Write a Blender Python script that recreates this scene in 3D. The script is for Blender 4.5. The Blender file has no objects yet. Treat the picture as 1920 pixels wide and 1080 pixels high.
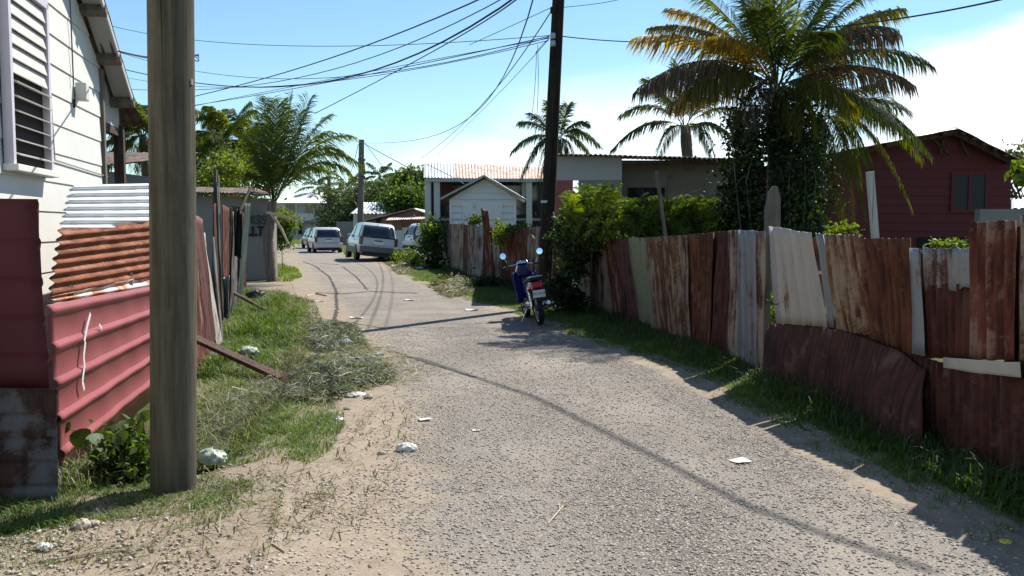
import bpy, bmesh, math, random
import numpy as np
from mathutils import Vector, Matrix

rng = np.random.default_rng(7)
random.seed(7)
SC = bpy.context.scene
COL = SC.collection
R = math.radians

# ------------------------------------------------------------------ camera model (measured from the photograph)
F = 1650.0; CAM_H = 1.6
PITCH = math.atan(115.0 / F)
cp, sp = math.cos(PITCH), math.sin(PITCH)

def ray(u, v):
    xc = (u - 960) / F; yc = -(v - 540) / F
    return (xc, cp + yc * sp, -sp + yc * cp)
def P(u, v, Y):
    d = ray(u, v); t = Y / d[1]
    return Vector((d[0] * t, Y, CAM_H + d[2] * t))
def G(u, v, z=0.0):
    d = ray(u, v); t = (z - CAM_H) / d[2]
    return Vector((d[0] * t, d[1] * t, z))
def XU(u, Y, z=0.0):
    return (u - 960) / F * (Y * cp - (z - CAM_H) * sp)

cam = bpy.data.cameras.new('camera'); camo = bpy.data.objects.new('camera', cam); COL.objects.link(camo)
camo.location = (0, 0, CAM_H); camo.rotation_euler = (math.pi / 2 - PITCH, 0, 0)
cam.sensor_width = 36; cam.lens = 36 * F / 1920; cam.clip_end = 6000; cam.clip_start = 0.05
SC.camera = camo

# ------------------------------------------------------------------ road, terrain
LE = np.array([(-0.9,-8),(-0.6,0),(-.60,4.0),(-.84,5.3),(-.95,7.0),(-1.5,9.6),(-2.45,13.9),(-4.05,18.9),(-6.5,27.8),(-9.9,40.6),(-14.8,58),(-24,85),(-40,125),(-60,180)], float)
RE = np.array([(2.6,-8),(2.5,0),(2.37,4.16),(2.06,6.29),(1.66,9.6),(.75,12.9),(0.1,15.5),(-.8,18.2),(-2.0,22),(-3.8,29.3),(-5.3,35),(-8.6,50),(-11,58),(-20,85),(-36,125),(-56,180)], float)
def xl(y): return np.interp(y, LE[:,1], LE[:,0])
def xr(y): return np.interp(y, RE[:,1], RE[:,0])
FEN = np.array([(3.4,2.0),(3.25,5.0),(3.11,6.5),(2.92,8.2),(2.68,9.96),(2.14,13.9),(1.5,16.8),(1.12,18.6),(-.22,24),(-1.78,29.7),(-3.0,36)], float)
def xf(y): return np.interp(y, FEN[:,1], FEN[:,0])
def fence_y(u, z=0.0, off=0.0):
    lo, hi = 3.0, 34.0
    for _ in range(50):
        m = .5 * (lo + hi)
        if 960 + F * (xf(m) - off) / (m * cp - (z - CAM_H) * sp) > u: lo = m
        else: hi = m
    return lo
def ss(x, a, b):
    t = np.clip((x - a) / (b - a), 0, 1); return t * t * (3 - 2 * t)
def wob(x, y):
    return (np.sin(x*1.7+y*.9)*np.cos(y*1.3-x*.6) + .6*np.sin(x*4.1-y*2.7+1.3)*np.sin(y*3.7+x*1.9) + .35*np.sin(x*9.3+y*7.1)*np.cos(y*8.3-x*5.7))
def gz(x, y):
    x = np.asarray(x, float); y = np.asarray(y, float)
    dl = xl(y) - x; dr = x - xr(y)
    out = np.maximum(dl, dr)
    near = ss(out, -.1, .8) * (1 - ss(out, 6, 14))
    h = near * .022 * wob(x, y)
    h = h - .10 * ss(dl, .7, 1.5) * (1 - ss(y, 20, 26)) * ss(y, 5.2, 6.5) * (1 - ss(dl, 4, 8))
    h = h + .05 * ss(dr, .3, 1.2) * (1 - ss(dr, 6, 12))
    h = h - .02 * np.clip(1 - np.minimum(-dl, -dr), 0, 1) * (out < 0) * 0
    return h
def gzf(x, y): return float(gz(x, y))

# ------------------------------------------------------------------ object helpers
def offset(o):
    v = Vector((0, 0, 0))
    while o is not None:
        v += o.location; o = o.parent
    return v
def tag(o, label=None, cat=None, group=None, kind=None):
    if label: o['label'] = label
    if cat: o['category'] = cat
    if group: o['group'] = group
    if kind: o['kind'] = kind
    return o
def thing(name, label, cat, loc=(0,0,0), rot=(0,0,0), group=None):
    o = bpy.data.objects.new(name, None); COL.objects.link(o)
    o.location = loc; o.rotation_euler = rot; o.empty_display_size = .2
    return tag(o, label, cat, group)

class MB:
    """collects vertices and faces of one mesh"""
    def __init__(s): s.v = []; s.f = []; s.uv = {}
    def add(s, vs, fs):
        b = len(s.v); s.v += [tuple(p) for p in vs]; s.f += [tuple(i + b for i in f) for f in fs]; return b
    def box(s, c, d, rz=0.0, rx=0.0, ry=0.0, taper=1.0):
        m = Matrix.Translation(c) @ Matrix.Rotation(rz,4,'Z') @ Matrix.Rotation(rx,4,'X') @ Matrix.Rotation(ry,4,'Y')
        vs = []
        for z in (-.5,.5):
            k = taper if z > 0 else 1
            for x, y in ((-.5,-.5),(.5,-.5),(.5,.5),(-.5,.5)):
                vs.append(m @ Vector((x*d[0]*k, y*d[1]*k, z*d[2])))
        s.add(vs, [(0,3,2,1),(4,5,6,7),(0,1,5,4),(1,2,6,5),(2,3,7,6),(3,0,4,7)]); return s
    def bar(s, a, b, w, t, up=(0,0,1)):
        a = Vector(a); b = Vector(b); d = (b-a).normalized(); up = Vector(up)
        if abs(d.dot(up)) > .95: up = Vector((1,0,0))
        x = d.cross(up).normalized(); y = x.cross(d).normalized()
        vs = [p + x*sx*w/2 + y*sy*t/2 for p in (a,b) for sx, sy in ((-1,-1),(1,-1),(1,1),(-1,1))]
        s.add(vs, [(0,3,2,1),(4,5,6,7),(0,1,5,4),(1,2,6,5),(2,3,7,6),(3,0,4,7)]); return s
    def tube(s, pts, r, n=8, cap=True, jit=0.0):
        pts = [Vector(p) for p in pts]; k = len(pts)
        rs = r if hasattr(r, '__len__') else [r]*k
        prev = None; rings = []
        for i, p in enumerate(pts):
            d = (pts[min(i+1,k-1)] - pts[max(i-1,0)]).normalized()
            if prev is None:
                ref = Vector((0,0,1)) if abs(d.z) < .9 else Vector((1,0,0))
                x = d.cross(ref).normalized()
            else: x = (prev - d*prev.dot(d)).normalized()
            prev = x; y = d.cross(x)
            rings.append([p + (x*math.cos(2*math.pi*j/n) + y*math.sin(2*math.pi*j/n))*rs[i]*(1+random.uniform(-jit,jit)) for j in range(n)])
        b = len(s.v); s.v += [tuple(q) for rg in rings for q in rg]
        for i in range(k-1):
            for j in range(n):
                s.f.append((b+i*n+j, b+i*n+(j+1)%n, b+(i+1)*n+(j+1)%n, b+(i+1)*n+j))
        if cap:
            s.f.append(tuple(b+j for j in range(n))[::-1]); s.f.append(tuple(b+(k-1)*n+j for j in range(n)))
        return s
    def lathe(s, c, axis, prof, n=20):
        axis = Vector(axis).normalized(); ref = Vector((0,0,1)) if abs(axis.z) < .9 else Vector((1,0,0))
        x = axis.cross(ref).normalized(); y = axis.cross(x); c = Vector(c); b = len(s.v); k = len(prof)
        for a, r in prof:
            for j in range(n):
                t = 2*math.pi*j/n; s.v.append(tuple(c + axis*a + (x*math.cos(t)+y*math.sin(t))*r))
        for i in range(k-1):
            for j in range(n):
                s.f.append((b+i*n+j, b+i*n+(j+1)%n, b+(i+1)*n+(j+1)%n, b+(i+1)*n+j))
        return s
    def quad(s, a, b, c, d): s.add([a,b,c,d], [(0,1,2,3)]); return s
    def prism(s, poly, axis, a, b):
        """poly: 2D points; extruded along axis ('x','y','z') from a to b"""
        def mk3(p, t): return {'x':(t,p[0],p[1]),'y':(p[0],t,p[1]),'z':(p[0],p[1],t)}[axis]
        n = len(poly)
        s.add([mk3(p,a) for p in poly]+[mk3(p,b) for p in poly],
              [tuple(range(n))[::-1], tuple(range(n,2*n))]+[(i,(i+1)%n,n+(i+1)%n,n+i) for i in range(n)]); return s
    def build(s, name, mat, parent=None, world=True, smooth=False, bevel=0.0, fix=True):
        me = bpy.data.meshes.new(name); o = bpy.data.objects.new(name, me); COL.objects.link(o)
        vs = s.v
        if parent is not None:
            o.parent = parent
            if world:
                of = offset(parent); vs = [(p[0]-of.x, p[1]-of.y, p[2]-of.z) for p in vs]
        me.from_pydata(vs, [], s.f); me.materials.append(mat)
        if fix:
            bm = bmesh.new(); bm.from_mesh(me); bmesh.ops.recalc_face_normals(bm, faces=bm.faces); bm.to_mesh(me); bm.free()
        if bevel:
            m = o.modifiers.new('bevel', 'BEVEL'); m.width = bevel; m.segments = 2; m.limit_method = 'ANGLE'; m.angle_limit = R(35)
        if smooth:
            me.polygons.foreach_set('use_smooth', [True]*len(me.polygons))
            try: me.set_sharp_from_angle(angle=R(40))
            except Exception: pass
        me.update()
        return o

def arr_mesh(name, V, quads, tris, mat, parent=None, tint=None, world=True, smooth=False):
    V = np.asarray(V, np.float32)
    me = bpy.data.meshes.new(name); o = bpy.data.objects.new(name, me); COL.objects.link(o)
    if parent is not None:
        o.parent = parent
        if world: V = V - np.array(offset(parent), np.float32)
    nq = 0 if quads is None else len(quads); nt_ = 0 if tris is None else len(tris)
    me.vertices.add(len(V)); me.vertices.foreach_set('co', V.ravel())
    loops = []
    if nq: loops.append(np.asarray(quads, np.int32).ravel())
    if nt_: loops.append(np.asarray(tris, np.int32).ravel())
    loops = np.concatenate(loops); me.loops.add(len(loops)); me.loops.foreach_set('vertex_index', loops)
    starts = np.concatenate([np.arange(nq)*4, nq*4 + np.arange(nt_)*3]).astype(np.int32)
    tot = np.concatenate([np.full(nq,4), np.full(nt_,3)]).astype(np.int32)
    me.polygons.add(nq+nt_); me.polygons.foreach_set('loop_start', starts); me.polygons.foreach_set('loop_total', tot)
    if smooth: me.polygons.foreach_set('use_smooth', np.ones(nq+nt_, bool))
    me.update(calc_edges=True); me.validate()
    me.materials.append(mat)
    if tint is not None:
        a = me.attributes.new('tint', 'FLOAT', 'POINT'); a.data.foreach_set('value', np.asarray(tint, np.float32))
    return o

# ------------------------------------------------------------------ materials
class NT:
    def __init__(s, tree): s.t = tree; s.t.nodes.clear()
    def n(s, typ, ins=None, **at):
        nd = s.t.nodes.new(typ)
        for k, v in at.items(): setattr(nd, k, v)
        for k, v in (ins or {}).items(): s.set(nd.inputs[k], v)
        return nd
    def set(s, sock, v):
        if hasattr(v, 'is_output') or isinstance(v, bpy.types.NodeSocket): s.t.links.new(v, sock)
        else:
            if hasattr(sock, 'default_value') and hasattr(sock.default_value, '__len__') and len(sock.default_value) == 4 and len(v) == 3: v = (*v, 1)
            sock.default_value = v
    def math(s, op, a, b=0.0, clamp=False):
        nd = s.n('ShaderNodeMath', operation=op, use_clamp=clamp); s.set(nd.inputs[0], a); s.set(nd.inputs[1], b); return nd.outputs[0]
    def mix(s, f, a, b, blend='MIX'):
        nd = s.n('ShaderNodeMix', data_type='RGBA', blend_type=blend); s.set(nd.inputs[0], f); s.set(nd.inputs[6], a); s.set(nd.inputs[7], b); return nd.outputs[2]
    def mr(s, v, a, b, c=0.0, d=1.0, smooth=True):
        nd = s.n('ShaderNodeMapRange', interpolation_type='SMOOTHSTEP' if smooth else 'LINEAR')
        for i, x in enumerate((v,a,b,c,d)): s.set(nd.inputs[i], x)
        return nd.outputs[0]
    def noise(s, vec, scale, detail=4, rough=.55, dist=0.0, out=0):
        nd = s.n('ShaderNodeTexNoise', {'Scale':scale,'Detail':detail,'Roughness':rough,'Distortion':dist})
        if vec is not None: s.set(nd.inputs['Vector'], vec)
        return nd.outputs[out]
    def vor(s, vec, scale, feature='F1', rnd=1.0):
        nd = s.n('ShaderNodeTexVoronoi', {'Scale':scale,'Randomness':rnd}, feature=feature)
        if vec is not None: s.set(nd.inputs['Vector'], vec)
        return nd
    def mapv(s, vec, scale=(1,1,1), loc=(0,0,0), rot=(0,0,0)):
        nd = s.n('ShaderNodeMapping', {'Scale':scale,'Location':loc,'Rotation':rot}); s.set(nd.inputs['Vector'], vec); return nd.outputs[0]
    def bump(s, h, strength=.5, dist=.01, normal=None):
        nd = s.n('ShaderNodeBump', {'Strength':strength,'Distance':dist}); s.set(nd.inputs['Height'], h)
        if normal is not None: s.set(nd.inputs['Normal'], normal)
        return nd.outputs[0]
    def attr(s, name, out='Fac'): return s.n('ShaderNodeAttribute', attribute_name=name).outputs[out]
def newmat(name):
    m = bpy.data.materials.new(name); m.use_nodes = True; t = NT(m.node_tree)
    out = t.n('ShaderNodeOutputMaterial'); b = t.n('ShaderNodeBsdfPrincipled'); t.t.links.new(b.outputs[0], out.inputs[0])
    return m, t, b, out
def objc(t): return t.n('ShaderNodeTexCoord').outputs['Object']
def uvc(t): return t.n('ShaderNodeTexCoord').outputs['UV']
def posc(t): return t.n('ShaderNodeNewGeometry').outputs['Position']

def simple(name, col, rough=.6, metal=0.0, var=.18, scale=6.0, bump=.0, spec=.3, dirt=None, dirtamt=.5, coat=0.0):
    m, t, b, _ = newmat(name); v = objc(t)
    n1 = t.noise(v, scale, 5, .6)
    c = t.mix(n1, tuple(x*(1-var) for x in col), tuple(min(1,x*(1+var)) for x in col))
    if dirt:
        d = t.mr(t.noise(v, scale*.7+1, 6, .7), 1-dirtamt, 1-dirtamt+.22); c = t.mix(d, c, dirt)
    t.set(b.inputs['Base Color'], c); b.inputs['Roughness'].default_value = rough; b.inputs['Metallic'].default_value = metal
    b.inputs['Specular IOR Level'].default_value = spec; b.inputs['Coat Weight'].default_value = coat
    if bump: t.set(b.inputs['Normal'], t.bump(t.noise(v, scale*5, 4), bump, .01))
    return m

def zinc(name, paint, rust=.5, light_rust=(.20,.085,.035), dark_rust=(.075,.026,.014), streak=1.0, metal=0.0, rough=.65, horiz=False, spots=.0, edge=None):
    m, t, b, _ = newmat(name); uv = uvc(t)
    sc = (1.2,9,1) if horiz else (9,1.2,1)
    nA = t.noise(t.mapv(uv, sc), 1.0, 6, .62, .4)
    nB = t.noise(uv, 2.3, 6, .65, .3)
    nC = t.noise(uv, 26, 5, .7)
    k = t.math('ADD', t.math('MULTIPLY', nA, .55*streak), t.math('MULTIPLY', nB, 1-.55*streak))
    k = t.math('ADD', k, t.math('MULTIPLY', t.math('SUBTRACT', nC, .5), .16))
    th = .5 + (.5 - rust)*.42
    f = t.mr(k, th-.035, th+.045)
    f2 = t.mr(k, th-.10, th+.0)
    pc = t.mix(t.noise(t.mapv(uv, sc), .7, 5, .6), tuple(x*.72 for x in paint), tuple(min(1, x*1.12) for x in paint))
    pc = t.mix(t.math('MULTIPLY', f2, .45), pc, light_rust)
    rc = t.mix(t.mr(t.noise(t.mapv(uv, sc), 1.7, 6, .7), .36, .64), dark_rust, light_rust)
    c = t.mix(f, pc, rc)
    sp = t.mr(t.noise(uv, 14, 4, .6), .66, .70)
    c = t.mix(t.math('MULTIPLY', sp, spots), c, light_rust)
    t.set(b.inputs['Base Color'], c)
    t.set(b.inputs['Roughness'], t.mix(f, (rough,)*3, (.9,)*3))
    t.set(b.inputs['Metallic'], t.math('MULTIPLY', t.math('SUBTRACT', 1.0, f), metal))
    b.inputs['Specular IOR Level'].default_value = .25
    t.set(b.inputs['Normal'], t.bump(t.math('ADD', nC, t.math('MULTIPLY', f, .3)), .25, .004))
    return m

def leafmat(name, dark, mid, light, trans=.35, rough=.55, spec=.3):
    m, t, b, out = newmat(name); ti = t.attr('tint')
    r = t.n('ShaderNodeValToRGB'); t.set(r.inputs[0], ti)
    e = r.color_ramp.elements; e[0].position = 0; e[0].color = (*dark,1); e[1].position = 1; e[1].color = (*light,1)
    x = e.new(.5); x.color = (*mid,1)
    t.set(b.inputs['Base Color'], r.outputs[0]); b.inputs['Roughness'].default_value = rough; b.inputs['Specular IOR Level'].default_value = spec
    tr = t.n('ShaderNodeBsdfTranslucent'); t.set(tr.inputs[0], t.mix(1.0, r.outputs[0], (1.0,.95,.45), 'MULTIPLY'))
    g = t.n('ShaderNodeHueSaturation', {'Value':2.0,'Saturation':1.1,'Color':tr.inputs[0].links[0].from_socket}); t.set(tr.inputs[0], g.outputs[0])
    mx = t.n('ShaderNodeMixShader'); mx.inputs[0].default_value = trans
    t.t.links.new(b.outputs[0], mx.inputs[1]); t.t.links.new(tr.outputs[0], mx.inputs[2]); t.t.links.new(mx.outputs[0], out.inputs[0])
    return m

def dirt_colour(t, v):
    a = t.noise(v, .9, 6, .6); b_ = t.noise(v, 7, 6, .65); c_ = t.noise(v, 60, 4, .7)
    c = t.mix(a, (.215,.172,.128), (.345,.287,.218))
    c = t.mix(t.math('MULTIPLY', t.mr(b_, .42, .7), .55), c, (.15,.108,.078))
    c = t.mix(t.math('MULTIPLY', t.mr(c_, .5, .75), .5), c, (.46,.40,.33))
    c = t.mix(t.math('MULTIPLY', t.mr(t.noise(v, 33, 5, .75), .56, .68), .6), c, (.10,.072,.05))
    return c, t.math('ADD', t.math('MULTIPLY', b_, 1.2), c_)

M = {}
# ground
m, t, b, _ = newmat('ground_soil'); v = posc(t); dc, dh = dirt_colour(t, v)
gr = t.attr('tint'); nz = t.noise(v, 5, 5, .7)
gf = t.mr(t.math('ADD', gr, t.math('MULTIPLY', t.math('SUBTRACT', nz, .5), .9)), .35, .75)
gc = t.mix(t.noise(v, 3, 5, .6), (.050,.062,.016), (.105,.105,.040)); gc = t.mix(t.mr(t.noise(v, 40, 3), .5, .7), gc, (.035,.040,.016))
t.set(b.inputs['Base Color'], t.mix(gf, dc, gc)); b.inputs['Roughness'].default_value = .95; b.inputs['Specular IOR Level'].default_value = .1
t.set(b.inputs['Normal'], t.bump(dh, .7, .02)); M['ground'] = m
# asphalt
m, t, b, _ = newmat('worn_asphalt'); v = posc(t); dc, dh = dirt_colour(t, v)
vv = t.n('ShaderNodeVectorMath', {0:v, 1:t.n('ShaderNodeVectorMath', {0:t.noise(v, 25, 2, out=1), 1:(.018,.018,.0)}, operation='MULTIPLY').outputs[0]}, operation='ADD').outputs[0]
vv = t.mapv(vv, (1,1,.0))
e1 = t.vor(vv, 52, 'DISTANCE_TO_EDGE').outputs['Distance']; c1 = t.vor(vv, 52).outputs['Color']
sepc = t.n('ShaderNodeSeparateColor', {0:c1}).outputs[0]
stone = t.mix(sepc, (.20,.18,.16), (.42,.378,.33))
stone = t.mix(t.math('MULTIPLY', t.noise(v, 1.3, 6, .65), .7), stone, (.27,.24,.205))
crev = t.mr(e1, .02, .16)
lost = t.mr(t.n('ShaderNodeSeparateColor', {0:c1}).outputs[1], .76, .80)
pit = t.math('MULTIPLY', crev, t.math('SUBTRACT', 1.0, t.math('MULTIPLY', lost, .85)))
big = t.mr(t.noise(v, .45, 5, .6, .5), .35, .7)
tar = t.mix(big, (.105,.092,.079), (.20,.174,.148))
ac = t.mix(pit, tar, stone)
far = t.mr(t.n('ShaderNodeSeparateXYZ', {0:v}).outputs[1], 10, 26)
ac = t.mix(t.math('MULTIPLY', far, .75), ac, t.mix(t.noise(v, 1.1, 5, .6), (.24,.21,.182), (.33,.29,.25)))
smo = t.mr(t.noise(v, .75, 5, .62, .4), .47, .60); ac = t.mix(t.math('MULTIPLY', smo, .38), ac, t.mix(t.noise(v, 5, 6, .7), (.20,.182,.164), (.28,.256,.23)))
nz = t.noise(v, 2.4, 6, .68); df = t.mr(t.math('ADD', t.attr('tint'), t.math('MULTIPLY', t.math('SUBTRACT', nz, .5), 1.3)), .38, .85)
trk = t.attr('worn'); dust = t.math('MULTIPLY', t.mr(t.noise(v, .8, 6, .65, .6), .42, .72), .5)
ac = t.mix(t.math('MULTIPLY', trk, .6), ac, t.mix(t.noise(v, 3, 6, .7), (.215,.19,.165), (.31,.275,.235)))
blot = t.mr(t.noise(v, 1.9, 7, .75, .8), .60, .66); ac = t.mix(t.math('MULTIPLY', blot, .42), ac, (.12,.105,.09))
ac = t.mix(dust, ac, (.335,.28,.225))
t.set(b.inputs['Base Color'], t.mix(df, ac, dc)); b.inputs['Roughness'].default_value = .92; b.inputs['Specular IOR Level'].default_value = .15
hh = t.math('ADD', t.math('MULTIPLY', pit, 1.0), t.math('MULTIPLY', sepc, .8))
hb = t.n('ShaderNodeMix', data_type='FLOAT'); t.set(hb.inputs[0], df); t.set(hb.inputs[2], hh); t.set(hb.inputs[3], dh)
t.set(b.inputs['Normal'], t.bump(t.math('MULTIPLY', hb.outputs[0], t.math('SUBTRACT', 1.0, t.math('MULTIPLY', smo, .6))), .85, .008)); M['asphalt'] = m

M['crack_and_shadow'] = simple('crack_and_shadow_tar', (.05,.045,.04), .9, var=.3, scale=20)
M['stone'] = simple('loose_stone', (.39,.335,.275), .9, var=.55, scale=.0 + 37)
M['crumb'] = simple('soil_crumb', (.16,.12,.09), .95, var=.5, scale=31)
M['chip'] = simple('road_chip', (.305,.28,.25), .9, var=.55, scale=41)
# grasses and leaves
M['grass'] = leafmat('grass_blade', (0.045, 0.085, 0.016), (0.095, 0.155, 0.03), (0.19, 0.25, 0.065), 0.32)
M['grass_dry'] = leafmat('grass_straw', (0.085, 0.085, 0.04), (0.17, 0.165, 0.085), (0.32, 0.3, 0.19), 0.2)
M['grass_dark'] = leafmat('grass_dull', (0.03, 0.05, 0.016), (0.06, 0.09, 0.026), (0.11, 0.14, 0.05), 0.3)
M['grass_cut'] = leafmat('grass_cut', (.055,.068,.034), (.12,.135,.075), (.27,.28,.19), .2)
M['leaf'] = leafmat('leaf_bush', (.026,.050,.013), (.056,.098,.022), (.125,.18,.045), .34)
M['leaf_lime'] = leafmat('leaf_lime', (0.05, 0.08, 0.013), (0.105, 0.15, 0.024), (0.21, 0.26, 0.055), 0.36)
M['leaf_dark'] = leafmat('leaf_dark', (0.01, 0.017, 0.008), (0.02, 0.034, 0.013), (0.045, 0.066, 0.022), 0.22)
M['leaf_far_hazed'] = leafmat('leaf_far_hazed', (.034,.054,.026), (.066,.096,.044), (.13,.16,.075), .3)  # far leaves greyed and lightened to paint in aerial haze
M['palm_green'] = leafmat('palm_green', (0.03, 0.044, 0.013), (0.06, 0.084, 0.022), (0.125, 0.15, 0.045), 0.34)
M['palm_lime'] = leafmat('palm_lime', (0.05, 0.066, 0.01), (0.105, 0.125, 0.018), (0.2, 0.21, 0.045), 0.42)
M['palm_yellow'] = leafmat('palm_yellow', (0.2, 0.135, 0.03), (0.35, 0.25, 0.055), (0.5, 0.39, 0.12), 0.42)
M['palm_brown'] = leafmat('palm_brown', (0.055, 0.04, 0.03), (0.1, 0.074, 0.052), (0.18, 0.14, 0.105), 0.28)
M['palm_olive'] = leafmat('palm_olive', (0.07, 0.07, 0.018), (0.14, 0.13, 0.03), (0.26, 0.22, 0.06), 0.38)
M['palm_young'] = leafmat('palm_young', (.034,.050,.014), (.074,.102,.027), (.165,.19,.058), .46)
M['palm_far'] = leafmat('palm_far', (0.022, 0.036, 0.017), (0.042, 0.062, 0.026), (0.085, 0.105, 0.05), 0.25)
# wood
def wood(name, c1, c2, sc=1.0, bands=True, dark_low=False):
    m, t, b, _ = newmat(name); v = objc(t)
    g = t.noise(t.mapv(v, (14*sc,14*sc,.9*sc)), 1.6, 6, .65, .5); g2 = t.noise(v, 1.8, 5, .6)
    c = t.mix(t.mr(g, .3, .7), c1, c2); c = t.mix(t.math('MULTIPLY', t.mr(g2, .45, .75), .5), c, tuple(x*.55 for x in c1))
    ck = t.mr(t.noise(t.mapv(v, (30*sc,30*sc,.55*sc)), 1.0, 4, .5), .66, .70)
    c = t.mix(t.math('MULTIPLY', ck, .75), c, tuple(x*.25 for x in c1))
    if dark_low:
        z = t.n('ShaderNodeSeparateXYZ', {0:v}).outputs[2]
        k = t.mr(t.math('ADD', z, t.math('MULTIPLY', t.noise(v, 5, 4), .35)), .15, .62, 1, 0)
        c = t.mix(t.math('MULTIPLY', k, .55), c, (.05,.045,.035))
    t.set(b.inputs['Base Color'], c); b.inputs['Roughness'].default_value = .88; b.inputs['Specular IOR Level'].default_value = .15
    t.set(b.inputs['Normal'], t.bump(t.math('ADD', g, t.math('MULTIPLY', ck, -1.2)), .55, .008)); return m
M['pole'] = wood('pole_wood', (.060,.053,.037), (.122,.110,.080), dark_low=True)
M['pole_dark'] = wood('pole_creosote', (.018,.014,.011), (.040,.031,.025))
M['pole_grey'] = wood('pole_weathered', (.12,.10,.085), (.20,.175,.15))
M['wood_grey'] = wood('plank_weathered', (.11,.09,.072), (.21,.185,.155))
M['wood_brown'] = wood('plank_dark', (.055,.035,.028), (.12,.08,.062))
M['wood_pale'] = wood('plank_pale', (.42,.33,.22), (.60,.50,.36))
M['wood_white'] = wood('plank_whitewash', (.40,.37,.32), (.58,.55,.5))
M['bark'] = wood('bark', (.075,.060,.046), (.15,.12,.09), .6)
M['palm_trunk'] = wood('palm_bark', (.10,.075,.058), (.20,.16,.125), .5)
# zinc
M['z_rust'] = zinc('zinc_rust_dark', (.20,.10,.065), .66, light_rust=(.15,.058,.030), dark_rust=(.055,.020,.013))
M['z_rust2'] = zinc('zinc_rust_red', (.28,.18,.14), .62, light_rust=(.17,.052,.032), dark_rust=(.062,.019,.013))
M['z_deep'] = zinc('zinc_rust_deep', (.11,.045,.035), .70, light_rust=(.105,.036,.024), dark_rust=(.040,.013,.010))
M['z_loose'] = zinc('zinc_loose_rust', (.13,.06,.045), .72, light_rust=(.095,.035,.024), dark_rust=(.030,.012,.010), streak=.1)
M['z_galv'] = zinc('zinc_galvanised', (.25,.26,.275), .24, metal=.25, rough=.5, light_rust=(.12,.06,.035), dark_rust=(.05,.022,.014))
M['z_galv2'] = zinc('zinc_galvanised_stained', (.27,.27,.27), .42, metal=.2, rough=.5, light_rust=(.11,.05,.028), dark_rust=(.045,.018,.012))
M['z_white'] = zinc('zinc_whitewash', (.47,.43,.37), .22, light_rust=(.24,.15,.09), dark_rust=(.11,.055,.03))
M['z_cream'] = zinc('zinc_cream', (.28,.27,.16), .26, light_rust=(.17,.12,.07), dark_rust=(.09,.05,.03))
M['z_beige'] = zinc('zinc_beige_rusted', (.36,.28,.20), .52, light_rust=(.20,.095,.045), dark_rust=(.08,.030,.016))
M['z_beige2'] = zinc('zinc_beige', (.33,.265,.21), .40, light_rust=(.13,.065,.035), dark_rust=(.05,.02,.012))
M['z_pink'] = zinc('zinc_faded_pink', (.15,.065,.060), .42, light_rust=(.10,.042,.030), dark_rust=(.04,.015,.012))
M['z_red'] = zinc('zinc_red_paint', (.33,.095,.10), .10, light_rust=(.40,.15,.12), dark_rust=(.22,.07,.05), horiz=True, rough=.42, spots=.25)
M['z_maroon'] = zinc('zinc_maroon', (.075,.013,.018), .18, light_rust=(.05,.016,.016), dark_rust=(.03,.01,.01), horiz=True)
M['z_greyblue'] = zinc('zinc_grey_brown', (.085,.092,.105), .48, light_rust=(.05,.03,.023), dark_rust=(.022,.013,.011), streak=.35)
M['z_wht_h'] = zinc('zinc_white_h', (.70,.72,.74), .14, light_rust=(.5,.36,.24), dark_rust=(.3,.16,.08), horiz=True, rough=.4, metal=.1)
M['z_rust_h'] = zinc('zinc_rust_h', (.27,.10,.055), .62, light_rust=(.24,.085,.038), dark_rust=(.11,.034,.018), horiz=True)
M['z_orange_h'] = zinc('zinc_rust_white_h', (.62,.60,.58), .42, light_rust=(.48,.20,.08), dark_rust=(.30,.09,.035), horiz=True)
M['z_green'] = zinc('zinc_green_paint', (.045,.075,.060), .25, light_rust=(.2,.16,.12), dark_rust=(.08,.05,.035))
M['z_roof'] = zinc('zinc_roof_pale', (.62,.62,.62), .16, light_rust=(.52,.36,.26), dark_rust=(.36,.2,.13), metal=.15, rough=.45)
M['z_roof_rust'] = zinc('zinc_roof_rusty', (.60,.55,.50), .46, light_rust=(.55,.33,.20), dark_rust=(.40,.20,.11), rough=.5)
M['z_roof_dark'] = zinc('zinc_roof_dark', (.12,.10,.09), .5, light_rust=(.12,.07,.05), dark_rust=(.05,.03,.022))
M['z_roof_blue'] = zinc('zinc_roof_blue', (.40,.47,.55), .12, metal=.2, rough=.4)
# paint / walls
M['wall_white'] = simple('painted_board_white', (.60,.59,.545), .6, var=.10, scale=2.2, dirt=(.42,.40,.36), dirtamt=.38, bump=.15)
M['wall_white2'] = simple('painted_board_shed', (.72,.74,.74), .6, var=.10, scale=2.2, dirt=(.40,.39,.36), dirtamt=.4)
M['trim_white'] = simple('trim_white', (.40,.39,.37), .6, var=.12, scale=3, dirt=(.30,.28,.25), dirtamt=.42)
M['louver'] = simple('louver_slat', (.50,.48,.44), .5, var=.10, scale=4)
M['frame_lilac'] = simple('window_frame_paint', (.50,.46,.52), .5, var=.1, scale=4)
M['pane_grey'] = simple('pane_grey', (.030,.030,.031), .5)
M['dark'] = simple('interior_dark', (.014,.014,.016), .8)
M['glass'] = simple('glass_dark', (.012,.016,.024), .06, spec=.6, var=.1)
M['concrete'] = simple('concrete_grey', (.23,.22,.20), .9, var=.2, scale=2, bump=.3, dirt=(.13,.12,.10), dirtamt=.42)
M['concrete_w'] = simple('concrete_pale', (.50,.50,.48), .85, var=.1, scale=1.5, dirt=(.36,.35,.33), dirtamt=.4)
M['shack_grey'] = simple('shack_sheet', (.235,.22,.205), .8, var=.18, scale=2, dirt=(.12,.10,.09), dirtamt=.42, bump=.2)
M['red_house'] = simple('red_house_board', (.125,.026,.026), .75, var=.18, scale=2.5, dirt=(.08,.02,.02), dirtamt=.42)
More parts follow.
